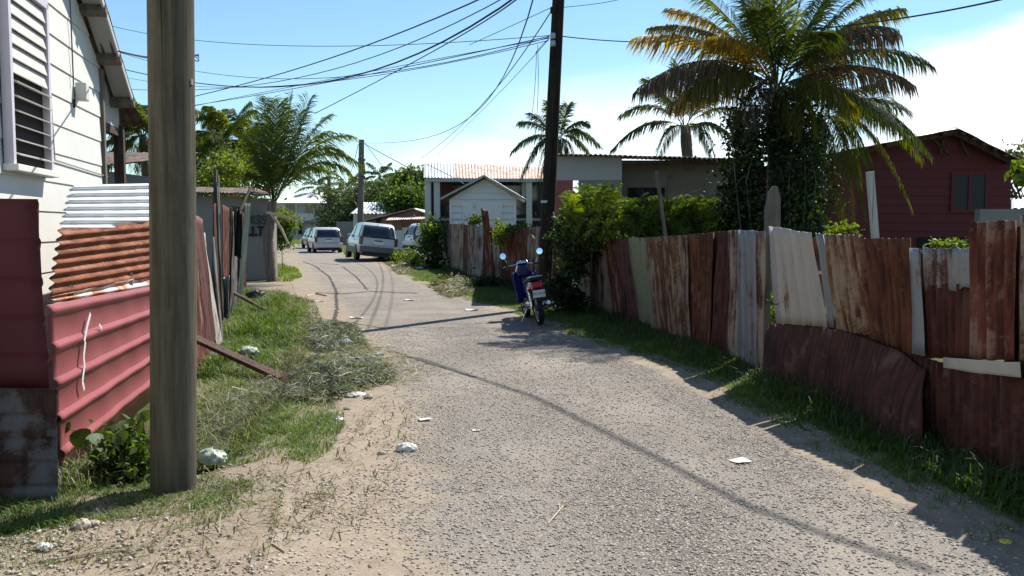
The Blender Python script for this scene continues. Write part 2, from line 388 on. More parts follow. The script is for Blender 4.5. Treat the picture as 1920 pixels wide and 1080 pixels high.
M['pink_wall'] = simple('pink_wall', (.34,.10,.095), .8, var=.15, scale=2.5, dirt=(.22,.09,.08), dirtamt=.45)
M['brown_wall'] = simple('brown_wall', (.22,.13,.11), .8, var=.15, scale=1.5)
M['peach_wall'] = simple('peach_wall', (.46,.34,.27), .8, var=.1, scale=1.5)
M['far_white'] = simple('far_wall_white', (.62,.63,.62), .8, var=.08, scale=1)
M['shed_grey'] = simple('shed_panel_grey', (.25,.245,.24), .85, var=.2, scale=2, dirt=(.075,.07,.065), dirtamt=.45)
M['shed_pale'] = simple('shed_panel_pale', (.42,.42,.43), .8, var=.1, scale=2, dirt=(.3,.3,.3), dirtamt=.4)
M['metal_grey'] = simple('metal_grey', (.35,.35,.36), .45, .7)
M['cable'] = simple('cable_black', (.030,.031,.035), .6)
M['cable_g'] = simple('cable_grey', (.12,.13,.15), .6)
M['meter'] = simple('meter_box', (.52,.52,.50), .5, var=.06)
M['bag_white'] = simple('plastic_white', (.52,.52,.50), .4, var=.22, scale=20)
M['bag_green'] = simple('plastic_pale_green', (.36,.41,.33), .4, var=.25, scale=20)
M['bag_blue'] = simple('plastic_pale_blue', (.38,.45,.58), .4, var=.2, scale=20)
M['paper'] = simple('paper_white', (.60,.59,.56), .7, var=.12)
M['yellow'] = simple('lid_yellow', (.75,.62,.06), .5)
M['cloth_red'] = simple('cloth_dark_red', (.09,.035,.035), .9, var=.3, scale=15)
M['spray'] = simple('spray_black', (.018,.018,.020), .8, var=.3, scale=20)
M['spray_grey'] = simple('spray_grey', (.065,.062,.06), .85, var=.3, scale=20)
M['tape'] = simple('tape_silver', (.62,.60,.60), .4, var=.1, scale=30)

# ------------------------------------------------------------------ world, sun
SUN_H = Vector((.62,.78,0)).normalized(); ELEV = R(50)
sunv = Vector((SUN_H.x*math.cos(ELEV), SUN_H.y*math.cos(ELEV), math.sin(ELEV)))
w = bpy.data.worlds.new('World'); SC.world = w; w.use_nodes = True; t = NT(w.node_tree)
out = t.n('ShaderNodeOutputWorld'); bg = t.n('ShaderNodeBackground'); t.t.links.new(bg.outputs[0], out.inputs[0])
sky = t.n('ShaderNodeTexSky', sky_type='NISHITA', sun_disc=False, sun_elevation=ELEV, sun_rotation=math.atan2(SUN_H.x, SUN_H.y), air_density=1.0, dust_density=.0, ozone_density=2.6, altitude=0)
d = t.n('ShaderNodeTexCoord').outputs['Generated']
def blob(u, v, rad, soft, k, nscale, namp):
    c = Vector(ray(u, v)).normalized(); sc_ = (1,1,k)
    dd = t.n('ShaderNodeVectorMath', {0:t.mapv(d, sc_), 1:(c.x, c.y, c.z*k)}, operation='DISTANCE').outputs['Value']
    nz = t.noise(t.mapv(d, (1,1,1.8)), nscale, 7, .58)
    dd = t.math('ADD', dd, t.math('MULTIPLY', t.math('SUBTRACT', nz, .5), namp))
    return t.mr(dd, rad-soft, rad+soft, 1, 0)
b1 = blob(2010, 228, .168, .04, 1.7, 8, .13)
b2 = t.math('MULTIPLY', blob(1240, 262, .14, .10, 2.6, 6, .18), .62)
b3 = t.math('MULTIPLY', blob(930, 318, .10, .07, 3.2, 8, .10), .62)
b4 = t.math('MULTIPLY', blob(1800, 335, .15, .08, 3.4, 6, .12), .6)
cl = t.math('MAXIMUM', t.math('MAXIMUM', b1, b2), t.math('MAXIMUM', b3, b4))
skc = t.mix(1.0, sky.outputs[0], (.93,1.06,1.06), 'MULTIPLY')
ccol = t.mix(t.mr(t.noise(d, 9, 6, .6), .35, .65), (9.0,9.2,9.6), (10.6,10.7,10.8))
t.set(bg.inputs[0], t.mix(cl, skc, ccol)); bg.inputs[1].default_value = .089
sun = bpy.data.lights.new('sun', 'SUN'); sun.energy = 4.9; sun.angle = R(.55); sun.color = (1.0,.955,.88)
suno = bpy.data.objects.new('sun', sun); COL.objects.link(suno); suno.rotation_euler = (-sunv).to_track_quat('-Z', 'Y').to_euler(); suno.location = (20,30,40)
SC.view_settings.view_transform = 'Standard'; SC.view_settings.look = 'None'; SC.view_settings.exposure = 0.78; SC.view_settings.gamma = 1
SC.render.engine = 'CYCLES'; SC.cycles.max_bounces = 6; SC.cycles.diffuse_bounces = 3; SC.cycles.transmission_bounces = 3; SC.cycles.use_denoising = True
SC.cycles.sample_clamp_indirect = 4

# ------------------------------------------------------------------ grass zones in world coordinates
def pxpoly(pts): return np.array([G(*p)[:2] for p in pts])
def inpoly(pts, poly):
    x, y = pts[:,0], pts[:,1]; n = len(poly); ins = np.zeros(len(pts), bool); j = n-1
    for i in range(n):
        xi, yi = poly[i]; xj, yj = poly[j]
        c = ((yi > y) != (yj > y)) & (x < (xj-xi)*(y-yi)/(yj-yi+1e-12)+xi); ins ^= c; j = i
    return ins
def sample(poly, dens):
    lo, hi = poly.min(0), poly.max(0); n = int(np.prod(hi-lo)*dens)
    p = lo + rng.random((n,2))*(hi-lo); return p[inpoly(p, poly)]

def build_ground():
    xs = np.concatenate([[-2500,-700,-250,-120,-70,-45,-30], np.arange(-22,-7,.6), np.arange(-7,5.01,.09), np.arange(5.5,16,.8), [20,30,45,70,120,250,700,2500]])
    ys = np.concatenate([[-2500,-300,-60,-20,-8,-3,0,1.5], np.arange(2.6,20,.1), np.arange(20,45,.35), np.arange(46,90,2), [95,110,130,160,220,300,500,900,2500]])
    X, Y = np.meshgrid(xs, ys); Z = gz(X, Y)
    V = np.stack([X,Y,Z], -1).reshape(-1,3); nx, ny = len(xs), len(ys)
    i = np.arange((ny-1)*(nx-1)); r, c = i//(nx-1), i%(nx-1); a = r*nx+c
    q = np.stack([a,a+1,a+nx+1,a+nx], -1)
    dl = xl(V[:,1])-V[:,0]; dr = V[:,0]-xr(V[:,1])
    g = np.maximum(ss(dl, .55, 1.5), ss(dr, .25, .7))
    # bare dirt near the pole foot, the driveway by the shack and the near shoulder
    g = g * (1-.9*ss(5.6-V[:,1], 0, .6)*(V[:,0]<0)*(V[:,0]>-4))
    drv = np.exp(-((V[:,1]-24.2)/1.3)**2)*(V[:,0]<xl(V[:,1])); g = g*(1-drv)
    o = arr_mesh('ground', V, q, None, M['ground'], tint=g, smooth=True); tag(o, kind='structure')
build_ground()

def build_road():
    ys = np.concatenate([np.arange(-6,2.5,.5), np.arange(2.5,20,.12), np.arange(20,60,.5), np.arange(60,180,3)])
    n = 40; rows = []; tint = []; worn = []
    for y in ys:
        a, b_ = float(xl(y))-.55, float(xr(y))+.30
        s = np.linspace(0,1,n); x = a+(b_-a)*s
        rows.append(np.stack([x, np.full(n,y), gz(x,y)+.006], -1))
        tint.append(np.maximum(1-ss(x-a, .15, 1.75), 1-ss(b_-x, .05, .75))); worn.append(np.exp(-((s-.36)/.07)**2)+np.exp(-((s-.72)/.07)**2))
    V = np.concatenate(rows); ny = len(ys)
    i = np.arange((ny-1)*(n-1)); r, c = i//(n-1), i%(n-1); a = r*n+c
    o = arr_mesh('road', V, np.stack([a,a+1,a+n+1,a+n], -1), None, M['asphalt'], tint=np.concatenate(tint), smooth=True); tag(o, kind='structure')
    at = o.data.attributes.new('worn', 'FLOAT', 'POINT'); at.data.foreach_set('value', np.concatenate(worn).astype(np.float32))
build_road()

def strip(name, pxs, w0, jag=.01, z=.012):
    pts = []
    for i in range(len(pxs)-1):
        a, b_ = np.array(G(*pxs[i])), np.array(G(*pxs[i+1])); k = max(2, int(np.linalg.norm(b_-a)/.12))
        for j in range(k): pts.append(a+(b_-a)*j/k)
    pts = np.array(pts); pts[:,:2] += rng.normal(0, jag, (len(pts),2))
    V = []; f = []
    for i, p in enumerate(pts):
        d_ = pts[min(i+1,len(pts)-1)]-pts[max(i-1,0)]; nrm = np.array([-d_[1], d_[0], 0]); nrm /= np.linalg.norm(nrm)+1e-9
        wd = w0*(.35+rng.random())*.5
        for sgn in (-1,1):
            q = p+nrm*wd*sgn; V.append((q[0],q[1],gzf(q[0],q[1])+z))
        if i: f.append((2*i-2,2*i-1,2*i+1,2*i))
    o = arr_mesh(name, V, f, None, M['crack_and_shadow']); tag(o, kind='structure')
strip('crack_and_shadow_line', [(592,549),(640,552),(700,547),(790,551)], .11, .02)
strip('crack_and_shadow_line', [(568,490),(592,500),(618,520),(630,545),(632,580),(626,605)], .07, .012)
strip('crack_and_shadow_line', [(560,495),(600,494),(640,497)], .10, .02)
strip('crack_and_shadow_line', [(642,500),(668,520),(690,545)], .05, .015)
strip('crack_and_shadow_line', [(525,470),(555,474),(590,471)], .16, .03)
strip('crack_and_shadow_line', [(700,655),(745,662),(800,682),(860,700),(905,712)], .028, .006)  # dark strip painted where the overhead cable's shadow runs

# ------------------------------------------------------------------ grass, stones
def grass(name, P2, h, width, mat, lean=.4, curl=.5, tint=(0,1), parent=None, zoff=0.0, label=None, poly=None):
    n = len(P2)
    if n == 0: return
    z = gz(P2[:,0], P2[:,1]) + zoff
    hh = h[0]+(h[1]-h[0])*rng.random(n)**1.4
    hh = hh*np.clip(.85+.35*wob(P2[:,0]*.9+2, P2[:,1]*.9), .4, 1.4)
    if poly is not None:
        dm = np.full(n, 9.0)
        for a_, b_ in zip(poly, np.roll(poly, -1, 0)):
            e = b_-a_; tt = np.clip(((P2-a_)@e)/(e@e), 0, 1); dm = np.minimum(dm, np.linalg.norm(P2-a_-tt[:,None]*e, axis=1))
        hh = hh*np.clip(dm/.55, .25, 1)
    az = rng.random(n)*2*np.pi; ln = lean*rng.random(n)
    dx, dy = np.cos(az), np.sin(az); wx, wy = -dy, dx
    w_ = width*(.6+.8*rng.random(n))
    base = np.stack([P2[:,0],P2[:,1],z-.01],-1)
    mid = base+np.stack([dx*ln*hh*.45, dy*ln*hh*.45, hh*.6],-1)
    tip = base+np.stack([dx*hh*(ln+curl*rng.random(n)), dy*hh*(ln+curl*rng.random(n)), hh*(1-.45*ln)],-1)
    W = np.stack([wx*w_/2, wy*w_/2, 0*w_],-1)
    V = np.stack([base-W, base+W, mid+W*.8, mid-W*.8, tip],1).reshape(-1,3)
    i = np.arange(n)*5
    q = np.stack([i,i+1,i+2,i+3],-1); tr = np.stack([i+3,i+2,i+4],-1)
    # patchy colour: clumps differ from one another
    cl = .5+.32*wob(P2[:,0]*1.1+3, P2[:,1]*1.1)
    ti = np.repeat(np.clip(tint[0]+(tint[1]-tint[0])*np.clip(.55*cl+.45*rng.random(n)+.0,0,1),0,1),5)
    o = arr_mesh(name, V, q, tr, mat, parent, tint=ti); tag(o, label, kind='stuff'); return o

def clump_filter(p, thr, s=1.6, seed=0):
    k = wob(p[:,0]*s+seed, p[:,1]*s-seed)*.5+.5 + rng.normal(0,.13,len(p)); return p[k > thr]

# left verge: tall lush grass behind the pole to the cars
lush = pxpoly([(330,690),(345,640),(392,600),(415,560),(440,540),(520,545),(590,566),(603,600),(600,640),(560,690),(520,735),(440,800),(370,840),(330,860)])
lp = sample(lush, 1700); lk = wob(lp[:,0]*1.5, lp[:,1]*1.5)*.5+.5+rng.normal(0,.12,len(lp))
grass('grass', lp[lk > .34], (.04,.19), .008, M['grass'], .9, .9, (.0,1), poly=lush)
grass('grass', lp[lk <= .5], (.04,.16), .008, M['grass_dry'], 1.1, 1.1, (.1,.9))
grass('grass', clump_filter(sample(lush, 500), .6, 2.2, 4), (.16,.34), .011, M['grass'], .8, .9, (.1,.9), poly=lush)
lush2 = pxpoly([(405,600),(450,560),(520,556),(575,570),(590,600),(560,640),(450,640)])
grass('grass', clump_filter(sample(lush2, 800), .45), (.16,.36), .012, M['grass'], .8, .7, (.1,.85), poly=lush2)
mound = pxpoly([(440,800),(480,750),(530,728),(600,735),(640,765),(648,800),(620,845),(580,870),(520,850),(450,865),(410,850)])
mp = sample(mound, 6000); grass('grass', mp[rng.random(len(mp)) < .4+.6*(wob(mp[:,0]*2,mp[:,1]*2) > -.5)], (.025,.10), .006, M['grass'], .9, .9, (.1,.95))
nt2 = pxpoly([(-60,1075),(0,985),(300,950),(520,890),(560,905),(420,985),(250,1040),(60,1075)])
p = sample(nt2, 3000); grass('grass', p[(wob(p[:,0]*3.1,p[:,1]*3.1)*.5+.5+rng.normal(0,.1,len(p))) > .52], (.015,.06), .005, M['grass'], 1.2, 1.0, (.0,.7))
near = pxpoly([(-60,985),(0,930),(120,905),(230,840),(290,790),(360,860),(370,910),(480,905),(450,940),(330,965),(150,985),(0,1010),(-60,1030)])
grass('grass', clump_filter(sample(near, 7000), .14, 2.2), (.02,.095), .006, M['grass'], 1.1, 1.0, (.0,.8))
grass('grass', clump_filter(sample(near, 2500), .45, 2.9, 3), (.02,.09), .005, M['grass_dry'], 1.2, 1.1, (.0,.8))
tuft = pxpoly([(110,930),(125,880),(200,830),(262,800),(262,880),(200,915)])
grass('grass', sample(tuft, 1700), (.08,.24), .008, M['grass_dry'], .9, .8, (.1,.9))
grass('grass', sample(tuft, 1300), (.06,.22), .008, M['grass'], .9, .8, (.1,.9))
drygr = pxpoly([(360,740),(440,690),(530,700),(520,760),(440,850),(380,870),(360,860)])
grass('grass', sample(drygr, 1500), (.06,.20), .008, M['grass'], 1.1, 1.0, (.1,.9))
mid = pxpoly([(362,640),(420,600),(560,600),(600,640),(560,700),(500,740),(400,760),(362,760)])
grass('grass', clump_filter(sample(mid, 1500), .35, 2.6, 5), (.05,.20), .009, M['grass'], 1.0, .9, (.2,1), poly=mid)
grass('grass_clippings', sample(drygr, 1000), (.10,.26), .007, M['grass_dry'], 1.8, 1.5, (.1,.95))
far_l = pxpoly([(508,500),(530,497),(560,508),(566,520),(548,527),(508,527)])
grass('grass', sample(far_l, 420), (.08,.2), .016, M['grass'], .7, .6, (.3,1))
far_l2 = pxpoly([(520,456),(572,452),(572,458),(525,459)])
grass('grass', sample(far_l2, 20), (.15,.4), .06, M['grass'], .7, .6, (.5,1))
far_r = pxpoly([(640,470),(668,464),(672,484),(650,482)])
grass('grass', sample(far_r, 90), (.15,.4), .03, M['grass'], .7, .6, (.4,1))
# right verge (between the road edge and the fence)
ys = np.concatenate([np.linspace(4.2,33,60)])
rpoly = np.array([(float(xr(y))+.24+.13*math.sin(y*2.3)+.08*math.sin(y*6.1), y) for y in ys] + [(float(xf(y))+.25, y) for y in ys[::-1]])
pts = sample(rpoly, 2300); pts = pts[rng.random(len(pts)) < np.clip(11/pts[:,1], .25, 1)]
d_edge = pts[:,0]-xr(pts[:,1]); keep = (d_edge > .42) | (wob(pts[:,0]*1.3, pts[:,1]*1.3)*.5+.5 > .42)
pts = pts[keep & (wob(pts[:,0]*2.3+5, pts[:,1]*2.3)*.5+.5+.5*ss(d_edge_ := pts[:,0]-xr(pts[:,1]), .3, .9) > .38)] if False else pts[keep]
grass('grass', pts, (.025,.10), .009, M['grass'], .9, .8, (.05,.9))
fp = sample(np.array([(float(xf(y))-.55, y) for y in ys]+[(float(xf(y))+.1, y) for y in ys[::-1]]), 420)
grass('grass', fp, (.07,.24), .012, M['grass_dark'], .9, .8, (.0,.8))
sp2 = sample(np.array([(float(xr(y))+.10, y) for y in ys]+[(float(xr(y))+.75, y) for y in ys[::-1]]), 1900); sp2 = sp2[rng.random(len(sp2)) < np.clip(9/sp2[:,1], .3, 1)]
grass('grass', sp2[(wob(sp2[:,0]*1.6+2, sp2[:,1]*1.6)*.5+.5+rng.normal(0,.12,len(sp2))) > .52], (.02,.075), .008, M['grass'], 1.0, .9, (.2,1))
sprig = sample(np.array([(float(xr(y))+.02, y) for y in ys]+[(float(xr(y))+.5, y) for y in ys[::-1]]), 700)
grass('grass', clump_filter(sprig, .62, 2.4, 2), (.02,.07), .007, M['grass'], 1.0, .8, (.1,.8))
# cut grass heaps on the left road edge
def heap(pxs, dens, hmax, mat, tint, ln=(.10,.30), wd=.007):
    poly = pxpoly(pxs); p = sample(poly, dens); c = poly.mean(0); ext = (poly.max(0)-poly.min(0))/2
    r = np.clip(1-np.linalg.norm((p-c)/ext, axis=1), 0, 1)
    n = len(p); z = gz(p[:,0], p[:,1])+r*hmax*rng.random(n)+.01
    az = rng.random(n)*2*np.pi; L = ln[0]+(ln[1]-ln[0])*rng.random(n)
    dv = np.stack([np.cos(az), np.sin(az), rng.normal(.12,.28,n)],-1); sv = np.stack([-np.sin(az), np.cos(az), rng.normal(0,.5,n)],-1)
    a = np.stack([p[:,0],p[:,1],z],-1)-dv*L[:,None]/2; b_ = a+dv*L[:,None]*.55+np.stack([0*z,0*z,.02+.03*rng.random(n)],-1); e = a+dv*L[:,None]
    W = sv*wd*(.5+rng.random(n))[:,None]/2
    V = np.stack([a-W,a+W,b_+W,b_-W,e],1).reshape(-1,3); V[:,2] = np.maximum(V[:,2], gz(V[:,0],V[:,1])+.004)
    i = np.arange(n)*5
    ti = np.repeat(tint[0]+(tint[1]-tint[0])*rng.random(n)**1.3,5)
    o = arr_mesh('grass_clippings', V, np.stack([i,i+1,i+2,i+3],-1), np.stack([i+3,i+2,i+4],-1), mat, tint=ti); tag(o, kind='stuff')
heap([(520,745),(545,700),(600,670),(680,672),(735,700),(738,718),(690,728),(640,745),(580,755)], 3400, .18, M['grass_cut'], (0,.85))
heap([(580,650),(590,612),(625,604),(668,628),(690,655),(660,668),(610,676)], 3000, .20, M['grass_cut'], (0,.85))
heap([(520,745),(560,690),(640,640),(700,660),(740,705),(700,730),(600,760)], 900, .08, M['grass_dry'], (.2,.9))
heap([(700,640),(760,660),(830,700),(760,730),(700,720)], 130, .01, M['grass_dry'], (.3,1.0))
heap([(370,760),(440,700),(520,690),(545,740),(470,790),(390,850)], 1700, .10, M['grass_cut'], (.1,1.0))
heap([(-40,1060),(200,960),(420,920),(600,830),(700,760),(780,760),(760,850),(700,1000),(400,1080)], 170, .006, M['grass_dry'], (.0,.5), (.03,.12), .006)
heap([(100,1000),(330,965),(560,880),(640,890),(600,990),(400,1040),(150,1060)], 150, .008, M['grass_dry'], (.0,.9), (.06,.22), .005)
heap([(815,545),(840,525),(880,535),(890,552),(845,560)], 500, .30, M['grass_dry'], (0,.8), (.15,.4), .014)
heap([(735,500),(760,500),(778,512),(750,516)], 260, .2, M['grass_dry'], (.2,1), (.2,.5), .02)

def debris_poly(): return pxpoly([(-60,1085),(-60,1000),(250,950),(400,900),(560,850),(640,800),(700,740),(760,760),(780,830),(740,1000),(720,1090)])
def clumpk(p): return wob(p[:,0]*1.9+1, p[:,1]*1.9)*.5+.5+rng.normal(0,.22,len(p)) > .42
def stones(name, p, smin, smax, mat, sink=.3, power=3.0):
    n = len(p); s = smin+(smax-smin)*rng.random(n)**power
    base = np.array([(1,0,0),(-1,0,0),(0,1,0),(0,-1,0),(0,0,1),(0,0,-1)], float)
    jit = 1+rng.normal(0,.22,(n,6,1)); sc = np.stack([s*(.8+.6*rng.random(n)), s*(.7+.4*rng.random(n)), s*(.45+.35*rng.random(n))],-1)
    v = base[None]*jit*sc[:,None]; a = rng.random(n)*2*np.pi; ca, sa = np.cos(a), np.sin(a)
    x = v[...,0]*ca[:,None]-v[...,1]*sa[:,None]; y = v[...,0]*sa[:,None]+v[...,1]*ca[:,None]
    z = v[...,2]+(gz(p[:,0],p[:,1])+.006+s*(.55-sink))[:,None]
    V = np.stack([x+p[:,0:1], y+p[:,1:2], z],-1).reshape(-1,3)
    f = np.array([(0,2,4),(2,1,4),(1,3,4),(3,0,4),(2,0,5),(1,2,5),(3,1,5),(0,3,5)])
    T = (np.arange(n)[:,None,None]*6+f[None]).reshape(-1,3)
    o = arr_mesh(name, V, None, T, mat); tag(o, kind='stuff')
shoulder = np.array([(float(xl(y))-.9-.35*math.sin(y*1.3), y) for y in np.linspace(3.2,14,40)]+[(float(xl(y))+.35, y) for y in np.linspace(14,3.2,40)])
p = sample(shoulder, 1300); p = p[clumpk(p)]; p = p[rng.random(len(p)) < np.clip(5.0/p[:,1], 0, 1)]
stones('gravel', p, .002, .013, M['stone'], power=5, sink=.5)
nearsh = pxpoly([(-80,1080),(-80,1010),(300,970),(560,900),(760,880),(740,1000),(720,1100),(0,1200)])
dp = sample(debris_poly(), 800); stones('gravel', dp[clumpk(dp)], .002, .010, M['crumb'], sink=.3, power=2)
pn = sample(nearsh, 3400); stones('gravel', pn[clumpk(pn)], .002, .015, M['stone'], power=5, sink=.5)
rsh = np.array([(float(xr(y))-.15, y) for y in np.linspace(3.6,16,40)]+[(float(xr(y))+.45, y) for y in np.linspace(16,3.6,40)])
p = sample(rsh, 500); p = p[rng.random(len(p)) < np.clip(5.5/p[:,1], 0, 1)]
stones('gravel', p, .002, .014, M['stone'], power=4, sink=.5)
rd = np.array([(float(xl(y))+.1, y) for y in np.linspace(3.4,14,40)]+[(float(xr(y))-.05, y) for y in np.linspace(14,3.4,40)])
p = sample(rd, 1500); p = p[rng.random(len(p)) < np.clip((4.6/p[:,1])**1.3, 0, 1)]
stones('gravel', p, .003, .0115, M['chip'], sink=.33, power=1.6)

# ------------------------------------------------------------------ corrugated sheets
def sheet(name, bl, br, tr, tl, mat, parent=None, period=.076, amp=.009, ridge='v', rag=.012, bow=0.0, prof='sin', label=None, thick=.0022, dents=.008, world=True, curl=None, smooth=True):
    bl, br, tr, tl = [np.array(p, float) for p in (bl, br, tr, tl)]
    W = .5*(np.linalg.norm(br-bl)+np.linalg.norm(tr-tl)); H = .5*(np.linalg.norm(tl-bl)+np.linalg.norm(tr-br))
    across = W if ridge == 'v' else H; along = H if ridge == 'v' else W
    if prof == 'sin':
        na = max(4, int(round(across/period*6))); ca = np.linspace(0,1,na+1); hgt = amp*np.sin(2*np.pi*ca*across/period + rng.random()*6)
    elif prof == 'flat':
        na = max(3, int(across/.12)); ca = np.linspace(0,1,na+1); hgt = np.zeros(na+1)
    else:
        k = max(1, int(round(across/period))); cs = []; hs = []
        for i in range(k):
            for o_, h_ in ((0,0),(.70,0),(.78,amp),(.90,amp),(.98,0)): cs.append((i+o_)/k); hs.append(h_)
        cs.append(1); hs.append(0); ca = np.array(cs); hgt = np.array(hs)
    nl = max(5, int(along/.10)); cl = np.linspace(0,1,nl+1)
    A, L = np.meshgrid(ca, cl); HG = np.broadcast_to(hgt, A.shape)
    U, Vv = (A, L) if ridge == 'v' else (L, A)
    e0, e1 = rng.random(len(ca)), rng.random(len(ca))
    def smooth1(e): return np.convolve(np.pad(e,2,'edge'), np.ones(5)/5, 'valid')
    e0, e1 = smooth1(e0)-.5, smooth1(e1)-.5
    if rag and ridge == 'v':
        Vv = Vv + (L*0+1)*(np.where(L<.01, e0*rag*2/H, 0)+np.where(L>.99, e1*rag*2/H, 0))
    elif rag:
        U = U + np.where(L<.01, e0*rag*2/W, 0)+np.where(L>.99, e1*rag*2/W, 0)
    Pn = (bl*(1-U[...,None])+br*U[...,None])*(1-Vv[...,None])+(tl*(1-U[...,None])+tr*U[...,None])*Vv[...,None]
    nrm = np.cross(br-bl, tl-bl); nrm /= np.linalg.norm(nrm)
    ph = rng.random(4)*6
    dn = dents*(np.sin(U*W*4+ph[0])*np.sin(Vv*H*3+ph[1])+.6*np.sin(U*W*9+Vv*H*7+ph[2]))
    Pn = Pn + nrm*(HG+dn+bow*np.sin(np.pi*Vv)*1.0)[...,None]
    if curl is not None: Pn = curl(Pn, U, Vv, nrm)
    V = Pn.reshape(-1,3); na_ = len(ca); i = np.arange(nl*(na_-1)); r, c = i//(na_-1), i%(na_-1); a = r*na_+c
    q = np.stack([a,a+1,a+na_+1,a+na_],-1)
    o = arr_mesh(name, V, q, None, mat, parent, world=world, smooth=smooth and prof != 'trap')
    uv = o.data.uv_layers.new(name='UV'); ou, ov = rng.random(2)*50
    UV = np.stack([(U*W).ravel()+ou, (Vv*H).ravel()+ov],-1)
    li = np.zeros(len(o.data.loops), np.int32); o.data.loops.foreach_get('vertex_index', li)
    uv.data.foreach_set('uv', UV[li].astype(np.float32).ravel())
    if thick:
        m = o.modifiers.new('thickness', 'SOLIDIFY'); m.thickness = thick; m.offset = 0
    if label: o['label'] = label
    return o

# ------------------------------------------------------------------ right-hand zinc fence
def fsheet(parent, ub, ut, vt, mat, vb=None, out=0.0, lean=0.0, label=None, sink=.06, **kw):
    """ub/ut: pixel columns of bottom and top edge, vt: rows of the two top corners, vb: rows of the bottom (None: the ground)"""
    if not isinstance(vt, tuple): vt = (vt, vt)
    Y0, Y1 = fence_y(ub[0], .3, out), fence_y(ub[1], .3, out)
    o0 = 0.0
    def bot(u, Y, v):
        if v is None:
            x = float(xf(Y))-out; return np.array((x, Y, gzf(x,Y)-sink))
        p = P(u, v, Y); return np.array((p.x+o0, p.y, p.z))
    if vb is None: vb = (None, None)
    elif not isinstance(vb, tuple): vb = (vb, vb)
    b0, b1 = bot(ub[0],Y0,vb[0]), bot(ub[1],Y1,vb[1])
    t0, t1 = P(ut[0],vt[0],Y0), P(ut[1],vt[1],Y1)
    t0 = np.array((t0.x+o0+lean,t0.y,t0.z)); t1 = np.array((t1.x+o0+lean,t1.y,t1.z))
    if kw.get('prof') != 'flat': kw['amp'] = kw.get('amp', .009)*1.5
    return sheet('sheet', b0, b1, t1, t0, mat, parent, label=label, **kw)

yb = 7.6
fence_near = thing('zinc_fence', 'long patchwork fence of rusty and whitewashed zinc sheets nearest the right side of the photo', 'fence', (float(xf(yb)), yb, 0), group='patchwork zinc fences')
fsheet(fence_near, (1455,1553), (1441,1522), (423,437), M['z_white'], vb=(606,614), out=.05, prof='trap', period=.22, amp=.012, label='whitewashed sheet')
fsheet(fence_near, (1555,1569), (1526,1544), (436,440), M['z_galv'], vb=(613,616), out=.03, period=.06, label='narrow grey strip')
fsheet(fence_near, (1569,1637), (1544,1610), 440, M['z_beige'], vb=(622,628), out=.04, amp=.011, label='beige sheet streaked with rust')
fsheet(fence_near, (1637,1713), (1609,1706), (446,447), M['z_rust'], vb=(640,668), out=.03, amp=.012)
fsheet(fence_near, (1711,1733), (1706,1728), 467, M['z_galv'], vb=(664,667), out=.07, prof='flat', label='narrow galvanised strip')
fsheet(fence_near, (1731,1826), (1729,1827), (467,467), M['z_galv2'], vb=(546,540), out=.05, amp=.008, period=.15, label='galvanised sheet with rust stains', rag=.03)
fsheet(fence_near, (1732,1826), (1730,1826), (536,530), M['z_deep'], vb=(672,674), out=.03, amp=.010)
fsheet(fence_near, (1824,1906), (1824,1908), (417,412), M['z_rust2'], vb=(673,677), out=.06, amp=.012, period=.09)
fsheet(fence_near, (1907,1990), (1907,1992), (404,398), M['z_beige2'], vb=(690,700), out=.04, amp=.010, label='stained beige sheet')
fsheet(fence_near, (1769,1912), (1768,1911), (669,680), M['z_white'], vb=(690,708), out=.10, prof='flat', rag=.02, label='low whitewashed strip')
fsheet(fence_near, (1640,1800), (1640,1800), (640,690), M['z_loose'], out=.015)
fsheet(fence_near, (1795,2100), (1795,2100), (690,735), M['z_loose'], out=.04, period=.1)
fsheet(fence_near, (1960,2080), (1962,2085), (395,380), M['z_rust'], vb=(700,720), out=.03)
fsheet(fence_near, (2080,2500), (2085,2520), (385,345), M['z_rust2'], out=.03)
fsheet(fence_near, (1452,1560), (1452,1560), (600,600), M['z_deep'], out=.0)
fsheet(fence_near, (1555,1660), (1555,1660), (585,600), M['z_deep'], out=-.02)
fsheet(fence_near, (1526,1560), (1500,1530), (445,445), M['z_rust'], out=-.03)  # backing sheets from here down added to stop sun streaking through the gaps
fsheet(fence_near, (1600,1660), (1590,1640), (455,455), M['z_deep'], out=-.03)
fsheet(fence_near, (1690,1745), (1690,1745), (478,474), M['z_deep'], out=-.03)
fsheet(fence_near, (1810,1840), (1810,1840), (474,474), M['z_deep'], out=-.03)
fsheet(fence_near, (1890,1990), (1890,1990), (425,425), M['z_deep'], out=-.03)
# posts and rail behind the sheets
for u, v in ((1446,440),(1700,470),(1916,430)):
    Y = fence_y(u, .3); x = float(xf(Y))+.07; z = P(u,v,Y).z
    MB().bar((x,Y,-.2),(x,Y,z),.07,.05).build('post', M['wood_grey'], fence_near)
pts = [(float(xf(y))+.055, y, 1.15) for y in (9.3,8.2,6.5,5.0,4.0)]
MB().tube(pts, .028, 4).build('rail', M['wood_grey'], fence_near)
# bits of wire that tie the sheets together
MB().tube([P(1456,568,9.05)+Vector((-.06,0,0)), P(1472,571,8.95)+Vector((-.09,0,0)), P(1489,566,8.85)+Vector((-.09,0,0))], .005, 5).build('tie_wire', M['cable'], fence_near)

